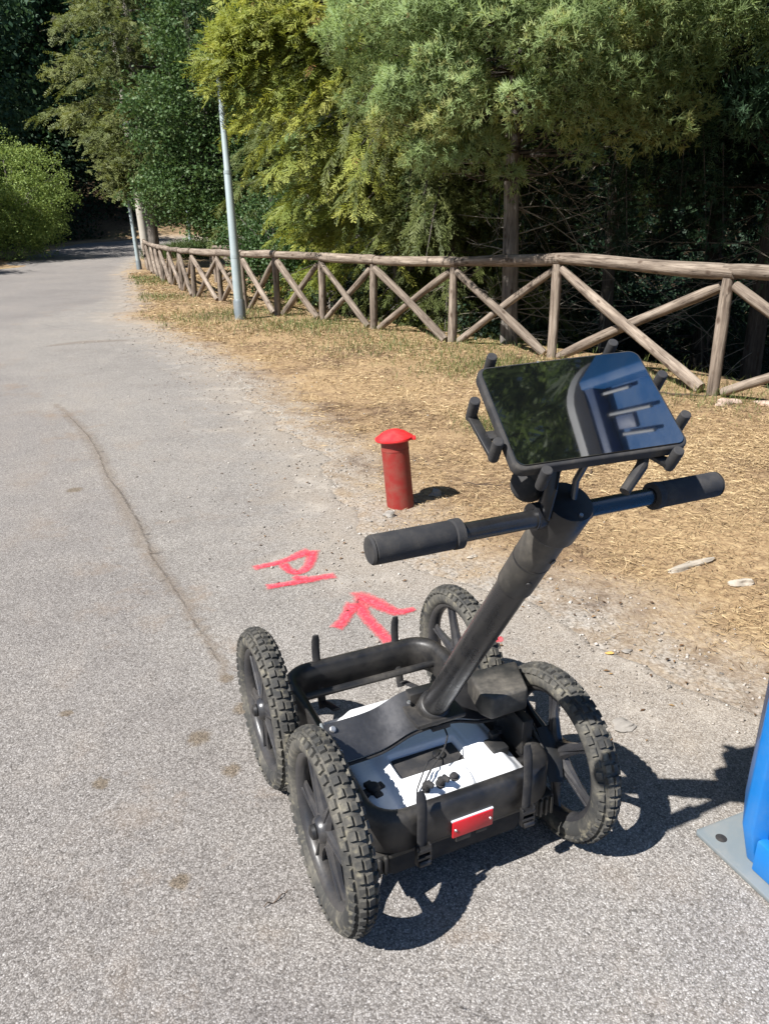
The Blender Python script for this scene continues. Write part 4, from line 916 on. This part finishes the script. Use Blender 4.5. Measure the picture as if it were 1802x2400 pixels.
def conifer(name, label, base, H, z0, nl, Lf, mat, temps, seed, rise_=.25, droop=.55, hang=.35, fl=.24, tw=14, fr=9, tmean=.55, r=.13, cat='tree', skip=None, extra=(), ztop=99, lean=(0, 0), brown=.03, bare=.25):
    g = np.random.default_rng(seed); x, y = base; z = float(ground_z(x, y)); t_ = empty(name, (x, y, z), label=label, cat=cat)
    top = H; P0 = np.array([x, y, z])
    tubes('trunk', [([(x, y, z-.4), (x+lean[0]*.2+.03, y, z+H*.2), (x+lean[0]*.5-.03, y+.03, z+H*.5), (x+lean[0], y+lean[1], z+H)], [r*1.15, r, r*.7, r*.1])], M_bark_shade if 'dark' in name or 'hanging' in name else M_bark, t_, 14)
    P = []; D = []; N = []; L = []; T = []; br = []
    for i in range(nl):
        f = (i+.5)/nl; h = z0+(H-z0)*f**1.15; az = i*2.39996+g.normal(0, .35); ll = Lf(h)*g.uniform(.75, 1.15)
        d0 = np.array([math.cos(az), math.sin(az), 0])
        if skip is not None and skip(az, h): continue
        s0 = np.array([x+lean[0]*h/H, y+lean[1]*h/H, z+h]); ri = rise_*g.uniform(.6, 1.3)*ll; dr = droop*g.uniform(.7, 1.3)*ll
        path = lambda t: s0+d0*ll*t+np.array([0, 0, ri*t-dr*t*t])
        q_ = path(.85)
        if fence_d(q_[0], q_[1]) < .2 and q_[2] < 1.5 and y < 28: continue
        br.append(([path(t) for t in (0, .3, .6, .85)], [.035*ll/2.5+.008, .022*ll/2.5+.005, .012, .005]))
        lt = np.clip(g.normal(tmean, .10), .12, .95)
        for j in range(tw):
            t = bare+(1-bare)*(j+g.random())/tw; p = path(t); tang = unit(path(min(1, t+.05))-path(t-.05)); side = np.cross(tang, [0, 0, 1.]); sg = 1 if j % 2 else -1
            wl = (.10+.34*(1-t)+.10*g.random())*ll*.62
            td = unit(tang*.75+side*sg*g.uniform(.4, 1.0)+np.array([0, 0, g.normal(0, .18)])); m = max(3, int(fr*(wl/(.28*2.6))+2))
            for q in range(m):
                u = (q+g.random())/m; pp = p+td*wl*u+np.array([0, 0, -hang*wl*u*u])
                dd = td+side*g.normal(0, .55)+np.array([0, 0, -hang*(1+1.0*g.random())])+g.normal(0, .22, 3)
                P.append(pp); D.append(dd); N.append(np.array([0, 0, 1.])+g.normal(0, .5, 3)); L.append(fl*g.uniform(.7, 1.3)); T.append(lt+g.normal(0, .09))
        P.append(path(.97)); D.append(path(1)-path(.9)); N.append(np.array([0, 0, 1.])); L.append(fl*1.4); T.append(lt+.1)
    for ex in extra:
        e = np.array(ex[:3], float); s0 = np.array([x, y, e[2]+.15]); ll = np.linalg.norm(e-s0); hd = unit((e-s0)*np.array([1, 1, 0])); side = np.array([-hd[1], hd[0], 0]); sp = ex[3] if len(ex) > 3 else .55
        pth = lambda t: s0+(e-s0)*t+np.array([0, 0, .55*ll*.35*math.sin(PI*t)*.8]); br.append(([pth(t) for t in (0, .3, .6, .9)], [.035, .025, .014, .006])); lt = np.clip(g.normal(tmean+.08, .09), .2, .95)
        for q in range(ex[4] if len(ex) > 4 else 170):
            t = 1-.55*g.random()**1.3; w_ = sp*(.35+.65*math.sin(PI*min(1, (1-t)*1.6+.12))); p = pth(t)+side*g.normal(0, .5)*w_+np.array([0, 0, g.normal(-.10, .30)*w_])
            dd = hd*g.uniform(.2, 1.0)+side*g.normal(0, .55)+np.array([0, 0, g.uniform(-.95, .25)])
            P.append(p); D.append(dd); N.append(np.array([0, 0, 1.])+g.normal(0, .55, 3)); L.append(fl*g.uniform(.65, 1.25)); T.append(lt+g.normal(0, .09))
    T = np.clip(np.array(T), .10, 1); T[g.random(len(T)) < brown] = .02
    tubes('branches', br, M_bark_shade, t_, 5)
    P = np.array(P); D = np.array(D); N = np.array(N); L = np.array(L)    # the crown above the photograph's view is built with fewer, larger sprays
    hi = P[:, 2]-z > ztop; L[hi] *= 1.8; kp = ~hi | (g.random(len(P)) < .22); P, D, N, L, T = P[kp], D[kp], N[kp], L[kp], T[kp]
    ax = P-np.array([x, y, z])-np.array([lean[0], lean[1], 0])*((P[:, 2:3]-z)/H); ax[:, 2] = 0; NN = unit(unit(ax)*.75+np.array([0, 0, .75])+g.normal(0, .28, P.shape))
    foliage('crown', mat, t_, P, D, N, L, T, temps, g, NN=NN)
    return t_
def clump_tree(name, label, base, H, z0, ncl, rad, mat, seed, csize=(.32, .55), per=70, fl=.17, tmean=.6, r=.12, low=None, squash=.8, cat='tree', temps=None, ztop_r=.35, loc_extra=None, brown=.02, nh=0, sep=.0, amin=.25, ztop=99):
    """cypress whose boughs end in rounded brushy clumps"""
    g = np.random.default_rng(seed); x, y = base; z = float(ground_z(x, y)); t_ = empty(name, (x, y, z), label=label, cat=cat)
    tubes('trunk', [([(x, y, z-.4), (x-.03, y+.02, z+.8), (x-.09, y, z+H*.25), (x-.02, y+.05, z+H*.55), (x, y, z+H)], [r*1.2, r, r*.85, r*.6, r*.1])], M_bark_shade if 'dark' in name or 'hanging' in name else M_bark, t_, 14)
    P = []; D = []; N = []; L = []; T = []; br = []; cs = []; NN = []
    for i in range(ncl):
        h = z0+(H-z0)*g.random()**1.35
        for tr in range(12):
            R_ = rad(h)*math.sqrt(g.uniform(amin, 1.0)); az = g.uniform(0, 2*PI); c = np.array([x+R_*math.cos(az), y+R_*math.sin(az), z+h+g.normal(0, .25)]); s_ = g.uniform(*csize)
            if not cs or min(np.linalg.norm((c-c2)*np.array([1, 1, 1.2]))-sep*(s_+s2) for c2, s2 in cs) > 0: cs.append((c, s_)); break
    for c in (loc_extra or []): cs.append((np.array(c[:3]), c[3]))
    for c, s in cs:
        a = np.array([x, y, max(z+.5, c[2]-.12*np.hypot(c[0]-x, c[1]-y))]); mid = (a+c)/2+np.array([0, 0, -.12])
        br.append(([a, mid, c], [.022, .012, .005])); out = unit(c-np.array([x, y, c[2]-.4])); hi = c[2]-z > ztop or (c[1] > y+.7 and nh); n = int(per*(.2 if hi else 1)*(s/.42)**1.6); fk = 2.0 if hi else 1.0
        dirs = unit(g.normal(size=(n, 3))+out*.55+np.array([0, 0, .25])); rr = s*(.62+.38*g.random(n)**.7)*(1+.25*np.sin(dirs[:, 0]*5+s*30)*np.sin(dirs[:, 2]*6))
        pp = c+dirs*rr[:, None]*np.array([1.1, 1.1, squash]); ct = np.clip(g.normal(tmean, .12), .15, .95)
        NN.append(unit(dirs+out*.35+g.normal(0, .25, (n, 3)))); P.append(pp-dirs*fl*fk*.4); D.append(dirs+g.normal(0, .35, (n, 3))+np.array([0, 0, .15])); N.append(g.normal(size=(n, 3))); L.append(fl*fk*g.uniform(.7, 1.3, n)); T.append(ct+g.normal(0, .08, n))
    for q in range(nh):                                    # strands hanging from the underside of the crown
        R_ = rad(z0)*math.sqrt(g.uniform(.1, .85)); az = g.uniform(0, 2*PI); c = np.array([x+R_*math.cos(az), y+R_*math.sin(az), z+z0+g.uniform(-.1, .5)]); l = g.uniform(.5, 1.7); n = int(l*50); u = g.random(n); sw = g.normal(0, .12, 2)
        pp = c+np.stack([sw[0]*u, sw[1]*u, -l*u], -1)+g.normal(0, .05+.03, (n, 3)); br.append(([c, c+np.array([sw[0]*.5, sw[1]*.5, -l*.5]), c+np.array([sw[0], sw[1], -l])], [.008, .005, .002]))
        d = g.normal(0, .35, (n, 3))+np.array([0, 0, -1.]); NN.append(unit(g.normal(0, .5, (n, 3))+np.array([-.5, -.5, .3]))); P.append(pp); D.append(d); N.append(g.normal(size=(n, 3))); L.append(min(fl, .1)*g.uniform(.45, .9, n)); T.append(np.clip(g.normal(.30, .15)+g.normal(0, .1, n), .1, 1))
    T = np.clip(np.concatenate(T), .08, 1); T[g.random(len(T)) < brown] = .02
    tubes('branches', br, M_bark_shade, t_, 5)
    foliage('crown', mat, t_, np.concatenate(P), np.concatenate(D), np.concatenate(N), np.concatenate(L), T, temps or PUFFS, g, NN=np.concatenate(NN)); return t_
def dead_twigs(parent, n, base, zlo, zhi, reach, seed, sect=(0, 2*PI), r=.005):
    g = np.random.default_rng(seed); it = []
    for i in range(n):
        az = g.uniform(*sect); h = g.uniform(zlo, zhi); l = reach*g.uniform(.35, 1.1); d = np.array([math.cos(az), math.sin(az), g.normal(-.05, .3)]); s = np.array([base[0], base[1], h])
        k = g.normal(0, .15, 3); path = lambda t: s+d*l*t+k*t*t*l+np.array([0, 0, -.12*l*t*t])
        it.append(([path(t) for t in (0, .25, .5, .75, 1)], [r*1.5, r*1.2, r, r*.75, r*.35]))
        for q in range(g.integers(2, 6)):
            t = g.uniform(.3, .95); p = path(t); e = p+unit(d+g.normal(0, .6, 3))*l*g.uniform(.12, .35); it.append(([p, (p+e)/2+g.normal(0, .015, 3), e], [r*.6, r*.5, r*.25]))
    return tubes('dead_twigs', it, M_dead, parent, 4)
def broadleaf(name, label, base, blobs, n, size, mat, seed, tmean=.5, r=.1, cat='tree', H=None, up=.35, group=None):
    g = np.random.default_rng(seed); x, y = base; z = float(ground_z(x, y)); t_ = empty(name, (x, y, z), label=label, cat=cat, group=group)
    H = H or max(b[2]+b[5] for b in blobs)
    br = [([(x, y, z-.3), (x+.05, y, z+H*.3), (x, y+.05, z+H*.75)], [r*1.1, r*.8, r*.2])]
    tubes('trunk', br, M_bark, t_, 10)
    vol = np.array([b[3]*b[4]*b[5] for b in blobs])**(2/3); cnt = (n*vol/vol.sum()).astype(int); P = []; T = []; tw = []
    for b_, c in zip(blobs, cnt):
        # leaves sit in small bunches, most of them near the blob's skin
        nb = max(4, c//26); d = unit(g.normal(size=(nb, 3))); rr = (.35+.65*g.random(nb)**.55)*(1+.22*np.sin(d[:, 0]*4+b_[0]*3)*np.sin(d[:, 2]*5+b_[1])); cen = d*rr[:, None]*np.array(b_[3:6])+np.array([x+b_[0], y+b_[1], z+b_[2]])
        bs = g.uniform(.7, 1.3, nb)*size*2.6; k = g.integers(0, nb, c); P.append(cen[k]+g.normal(size=(c, 3))*bs[k][:, None]*np.array([.6, .6, .42])); T.append(g.normal(tmean, .14, nb)[k]+g.normal(0, .10, c))
        for q in range(min(nb, 14)): tw.append(([(x, y, z+H*.3+.2*g.random()), (cen[q]+np.array([x, y, z+H*.4]))/2, cen[q]], [.02+.012*H/5, .014, .004]))
    tubes('branches', tw, M_bark, t_, 5); P = np.concatenate(P); P = P[P[:, 2] > z+.02]; T = np.concatenate(T)[:len(P)]
    leafquads('crown', mat, t_, P, size*g.uniform(.6, 1.25, len(P)), T, g, up); return t_

# yellow-green cypress drooping over the fence
conifer('drooping_cypress', 'yellow-green cypress with long drooping sprays hanging over the log fence', (.35, 14.6), 11, 1.5, 105,
    lambda h: 2.6*max(.25, 1-((h-3.4)/7.5)**2)+.35, F_yellow, FRONDS, 21, .18, .50, .45, .27, 15, 9, .60, .16, brown=.012, ztop=5.4, extra=[(-2.30, 12.7, 4.0, .45, 350), (-2.42, 12.7, 3.85, .4, 300), (-2.36, 12.75, 4.15, .5, 350), (-2.25, 12.8, 3.95, .5, 300), (-2.55, 12.55, 3.45, .5), (-2.35, 12.6, 3.85, .5), (-2.2, 12.6, 3.4, .5), (-2.7, 12.6, 3.76), (-2.37, 12.7, 4.22), (-2.17, 12.6, 3.61), (-2.15, 12.6, 3.03), (-1.61, 12.7, 3.37), (-1.78, 12.8, 4.23), (-1.38, 12.6, 3.02), (-1.24, 12.7, 2.55), (-1.76, 13.8, 1.66, .4), (-1.5, 13.8, 1.28, .4), (-.98, 12.8, 2.1), (-1.0, 13.6, 1.3, .4),
    (-.5, 13.5, 1.78), (-.72, 12.9, 3.4), (-.17, 13.0, 2.57), (.21, 13.2, 1.65), (-.56, 12.9, 3.95), (-1.09, 12.8, 4.4), (-.01, 13, 3.72), (.42, 13, 3.08), (-1.68, 13.2, 2.26), (.87, 13, 2.09), (-2.0, 13.0, 4.9), (-.6, 13, 4.9), (.5, 13, 4.3)])
# grey-green cypress with the pale bare trunk
T2 = clump_tree('grey_cypress', 'grey-green cypress with brushy clumps, bare pale trunk and dead twigs behind the fence', (1.70, 10.1), 10, 2.75, 170, lambda h: 1.85*max(.3, 1-((h-3.2)/7.5)**2), F_grey, 33, (.36, .56), 225, .084, .70, .105, ztop=4.4, nh=14, sep=.55, amin=.35,
    loc_extra=[(2.88, 8.5, 3.16, .36), (2.72, 8.6, 2.9, .3), (1.61, 8.3, 3.1, .36), (1.97, 8.4, 2.83, .34), (1.18, 8.5, 3.29, .36), (.66, 8.7, 3.02, .36), (.84, 8.6, 2.75, .3), (.38, 8.9, 3.39, .4), (1.42, 8.6, 2.62, .28), (1.85, 8.8, 2.47, .28), (.68, 8.8, 2.52, .3), (1.15, 9, 2.32, .26), (.9, 9, 2.18, .24), (.3, 9.2, 2.84, .36), (3.35, 8.6, 3.38, .36), (3.06, 8.5, 3.51, .36), (2.28, 8.4, 3.38, .4), (2.2, 8.5, 3.09, .34), (2.6, 8.9, 2.69, .28), (2.17, 9, 2.22, .24), (1.45, 9.2, 2.0, .24), (.51, 9.3, 2.26, .28), (2.97, 9.2, 2.46, .25), (3.79, 9, 3.21, .34), (1.49, 8.5, 3.45, .4), (1.82, 8.3, 3.28, .36), (.96, 8.6, 3.47, .4), (.76, 8.9, 3.54, .4), (2.68, 8.4, 3.41, .36),
        (2.86, 8.7, 3.2, .42), (3.1, 8.7, 2.95, .35), (1.75, 8.3, 3.1, .5), (1.3, 8.4, 3.3, .45), (.75, 8.8, 2.85, .42), (.95, 8.7, 2.55, .34), (2.2, 8.4, 2.85, .4), (1.5, 8.5, 2.65, .36), (.4, 9.2, 2.9, .4), (.15, 9.5, 2.6, .34), (2.0, 8.6, 2.5, .3), (3.7, 8.8, 3.6, .45), (3.3, 8.6, 3.65, .45), (2.5, 8.5, 3.7, .5), (1.0, 8.5, 3.75, .5), (.2, 9.1, 3.6, .5), (-.25, 9.6, 3.4, .42), (1.15, 9.0, 2.25, .28), (2.6, 9.0, 2.45, .3), (.55, 9.2, 2.2, .3)])
dead_twigs(T2, 70, (1.70, 10.1), .0, 2.6, 1.7, 5, sect=(-.2, PI-.7))
# olive hanging sprays below the clumps
conifer('hanging_cypress', 'shaded olive cypress with hanging sprays between the yellow one and the bare trunk', (1.15, 12.9), 8, .5, 100, lambda h: 1.9, F_cedar, FRONDS, 55, .05, .75, .8, .26, 13, 8, .52, .10, ztop=4.0, extra=[(.05, 12.5, 1.6), (.45, 12.1, 1.9), (.85, 11.8, 1.6), (1.3, 11.6, 1.9), (.3, 12.2, 2.4), (.85, 11.8, 2.5), (1.75, 11.6, 1.7), (.6, 11.9, 1.35, .4), (1.4, 11.5, 2.5)])
# dark trees on the right
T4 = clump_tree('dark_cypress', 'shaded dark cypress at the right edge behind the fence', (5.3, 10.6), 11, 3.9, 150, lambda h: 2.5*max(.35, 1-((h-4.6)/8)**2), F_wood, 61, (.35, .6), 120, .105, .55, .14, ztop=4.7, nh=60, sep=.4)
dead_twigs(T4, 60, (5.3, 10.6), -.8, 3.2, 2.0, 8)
T5 = clump_tree('dark_cypress', 'shaded cypress trunk between the bare pale trunk and the right edge', (3.45, 11.6), 11, 3.4, 120, lambda h: 2.4, F_dark_shade, 71, (.35, .6), 75, .13, .35, .10, ztop=4.8, nh=45)
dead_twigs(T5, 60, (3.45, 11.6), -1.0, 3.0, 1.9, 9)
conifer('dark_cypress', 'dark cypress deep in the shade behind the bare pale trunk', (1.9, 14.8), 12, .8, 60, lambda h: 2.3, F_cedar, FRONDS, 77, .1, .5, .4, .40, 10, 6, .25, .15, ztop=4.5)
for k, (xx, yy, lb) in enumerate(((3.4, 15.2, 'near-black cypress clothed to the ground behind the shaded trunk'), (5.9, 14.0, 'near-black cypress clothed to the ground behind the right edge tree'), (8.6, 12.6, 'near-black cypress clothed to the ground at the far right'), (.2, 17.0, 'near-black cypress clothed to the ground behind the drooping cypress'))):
    conifer('dark_cypress', lb, (xx, yy), 10, .3, 75, lambda h: 2.2*max(.3, 1-h/13), F_dark_shade, FRONDS, 170+k, .1, .5, .4, .40, 9, 6, .35, .15, ztop=4.5)
clump_tree('dark_cypress', 'dark cypress beyond the right end of the log fence', (7.6, 7.6), 11, 3.6, 130, lambda h: 2.6, F_dark_shade, 81, (.4, .65), 26, .20, .35, .15)
# tree beside the cabin whose high crown overhangs it
clump_tree('tall_cypress', 'tall cypress whose high crown overhangs the blue cabin', (4.7, 2.5), 11, 5.2, 110, lambda h: 3.5*max(.4, 1-((h-6)/7)**2), F_grey, 91, (.45, .7), 26, .30, .4, .17)
# broad-leaved tree between lamp post and bend, low shrub below it
broadleaf('leafy_tree', 'small-leaved broadleaf tree between the lamp post and the olive cedar', (-5.6, 25.8), [(0, 0, 2.9, 1.7, 1.6, 1.7), (-.9, -.3, 4.6, 1.4, 1.3, 1.5), (.6, .1, 5.4, 1.7, 1.5, 1.7), (-1.2, -.3, 2.6, 1.1, 1.0, .9), (1.2, -.2, 2.2, 1.3, 1.1, 1.4), (.1, 0, 7.3, 1.6, 1.5, 1.6), (1.6, .3, 4.1, 1.2, 1.1, 1.6), (.4, -.5, 1.7, 1.2, .9, .8)], 52000, .11, F_leaf, 101, .66, .09)
broadleaf('leafy_shrub', 'low green shrub behind the log fence just left of the drooping cypress', (-2.3, 16.9), [(0, 0, .75, .8, .7, .8), (.7, -.4, .65, .6, .6, .65), (-.5, .4, 1.2, .7, .6, .8), (.3, .3, 1.7, .6, .6, .6)], 20000, .065, F_leaf, 111, .42, .03, 'shrub')
conifer('young_cypress', 'small blue-green young cypress between the leafy tree and the drooping cypress', (-1.5, 17.0), 5.4, .3, 46, lambda h: 1.15*max(.2, 1-h/6.2), F_grey, FRONDS, 121, .2, .4, .3, .22, 10, 8, .55, .06)
# olive cedar by the pole
conifer('olive_cedar', 'dark olive cedar spreading over the road beside the concrete pole', (-9.3, 32.2), 15, 3.0, 90, lambda h: 2.4+1.0*math.sin(h*1.3) if h < 8 else 2.6*max(.2, 1-(h-8)/8), F_cedar, NEEDLE, 131, .10, .30, .25, .42, 12, 8, .60, .2, ztop=9.6, brown=.02, bare=.18, extra=[(a, b, c, .75, 120) for a, b, c in [(-10.68, 29.0, 7.75), (-11.22, 29.0, 6.4), (-10.3, 28.8, 6.77), (-10.8, 29.0, 5.14), (-10.13, 28.6, 4.37), (-9.55, 28.4, 3.48), (-8.76, 28.2, 2.87), (-8.13, 28.2, 2.72), (-9.09, 28.6, 4.93), (-7.94, 28.6, 3.92), (-8.24, 28.8, 5.79), (-9.39, 28.7, 6.34), (-7.5, 29.0, 7.19), (-8.67, 29.0, 7.73), (-9.83, 29.0, 8.27), (-9.35, 28.4, 2.7), (-9.0, 28.3, 3.6), (-9.05, 28.2, 3.1), (-8.85, 28.2, 3.3), (-9.2, 28.2, 3.5), (-8.9, 28.2, 2.8)]])
conifer('olive_cedar', 'tall olive conifer filling the gap behind the leafy tree', (-3.6, 28.0), 15, 2.5, 90, lambda h: 2.9*max(.25, 1-(h-3)/15), F_cedar, NEEDLE, 141, .10, .35, .3, .44, 13, 8, .62, .2, ztop=8.6)
conifer('olive_cedar', 'olive conifer standing behind the drooping cypress', (-1.2, 19.8), 14, 2.2, 80, lambda h: 2.6*max(.25, 1-(h-3)/14), F_cedar, FRONDS, 151, .10, .4, .3, .40, 13, 8, .55, .2, ztop=6.6)
# rounded bright bush at the left road side
broadleaf('round_bush', 'rounded sunlit yellow-green bush on the left road side', (-15.9, 34.5), [(0, 0, 2.7, 2.7, 2.3, 2.6), (-1.4, -.3, 2.1, 1.7, 1.6, 1.9), (1.1, -.4, 2.0, 1.5, 1.4, 1.7), (.2, -.9, 1.5, 1.8, 1.2, 1.5), (-2.9, .3, 2.5, 1.8, 1.6, 2.3)], 55000, .085, F_bush, 161, .62, .12, 'bush', up=.1)
# trees on the left bank, dark behind the bush; leaf meshes are made once and copied
def mass_blob(seed, n, size, W, H):
    g = np.random.default_rng(seed); bl = [(g.normal(0, W*.36), g.normal(0, W*.36), H*g.uniform(.18, .92), W*g.uniform(.32, .5), W*g.uniform(.3, .45), H*g.uniform(.12, .2)) for _ in range(15)]; return bl
LB = 'dark broadleaf tree in the shaded wood beyond the road'
protos = []
spots = [(-24.5, 44, 1), (-27, 39.5, 1.05), (-31, 47, 1.2), (-27, 53, 1.15), (-14, 60, 1.1), (-6, 62, 1.1), (2, 60, 1.1), (10, 58, 1), (-33, 57, 1.3), (-18.5, 64, 1.25), (-10, 69, 1.3), (-1, 70, 1.3), (-26, 66, 1.4), (7, 69, 1.3), (-21.5, 27, .75), (-21, 20, .7), (-24, 33, .9)]
for i, (x, y, s) in enumerate(spots):
    if i < 3:
        t = broadleaf('wood_tree', LB, (x, y), mass_blob(200+i, 0, .3, 5.2, 13), 30000, .30, F_wood, 210+i, .5, .28, 'tree', 13, group='trees of the dark wood beyond the road'); protos.append(t)
        t.scale = (s, s, s)
    else:
        p = protos[i % 3]; t = p.copy(); C.objects.link(t); t.location = (x, y, float(ground_z(x, y))); t.rotation_euler = (0, 0, i*1.9); t.scale = (s, s, s)
        for ch in p.children:
            c = ch.copy(); C.objects.link(c); c.parent = t
    if i >= 14: t['label'] = 'dark tree off the left road edge shading the asphalt'; t['group'] = 'trees along the left road edge'
# low undergrowth inside the woods, one mass each
def undergrowth(name, n, box, size, mat, seed, label=None, zmax=1.6):
    g = np.random.default_rng(seed); x = g.uniform(box[0], box[1], n); y = g.uniform(box[2], box[3], n); k = fence_d(x, y)
    hh = zmax*(.5+.5*gnoise(x*.7, y*.7)); z = ground_z(x, y)+np.clip(hh, .15, 9)*g.random(n)**.8
    o = leafquads(name, mat, None, np.stack([x, y, z], -1), size*g.uniform(.5, 1.3, n), g.normal(.45, .18, n), g); tag(o, kind='stuff'); return o
undergrowth('woodland_undergrowth', 45000, (-.5, 14, 15.5, 24), .13, F_dark_shade, 301, zmax=3.2)
undergrowth('bank_undergrowth', 12000, (1.0, 8, 10.4, 13.5), .06, F_dark_shade, 302, zmax=.8)
undergrowth('far_undergrowth', 40000, (-36, 14, 56, 72), .30, F_dark_shade, 303, zmax=5)
undergrowth('left_undergrowth', 28000, (-34, -18.8, 24, 54), .22, F_dark_shade, 304, zmax=2.6)
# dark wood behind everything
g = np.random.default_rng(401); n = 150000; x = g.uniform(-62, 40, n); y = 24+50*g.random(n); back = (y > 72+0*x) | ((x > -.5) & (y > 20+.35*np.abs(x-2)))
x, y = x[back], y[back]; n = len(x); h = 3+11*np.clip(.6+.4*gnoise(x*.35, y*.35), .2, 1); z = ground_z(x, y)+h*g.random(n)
o = leafquads('back_wood', F_dark_shade, None, np.stack([x, y, z], -1), .42*g.uniform(.6, 1.3, n), g.normal(.45, .2, n), g); tag(o, kind='stuff')
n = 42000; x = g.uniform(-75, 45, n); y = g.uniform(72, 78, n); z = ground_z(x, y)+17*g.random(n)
o = leafquads('far_wood', F_dark_shade, None, np.stack([x, y, z], -1), .8*g.uniform(.6, 1.3, n), g.normal(.45, .2, n), g); tag(o, kind='stuff')
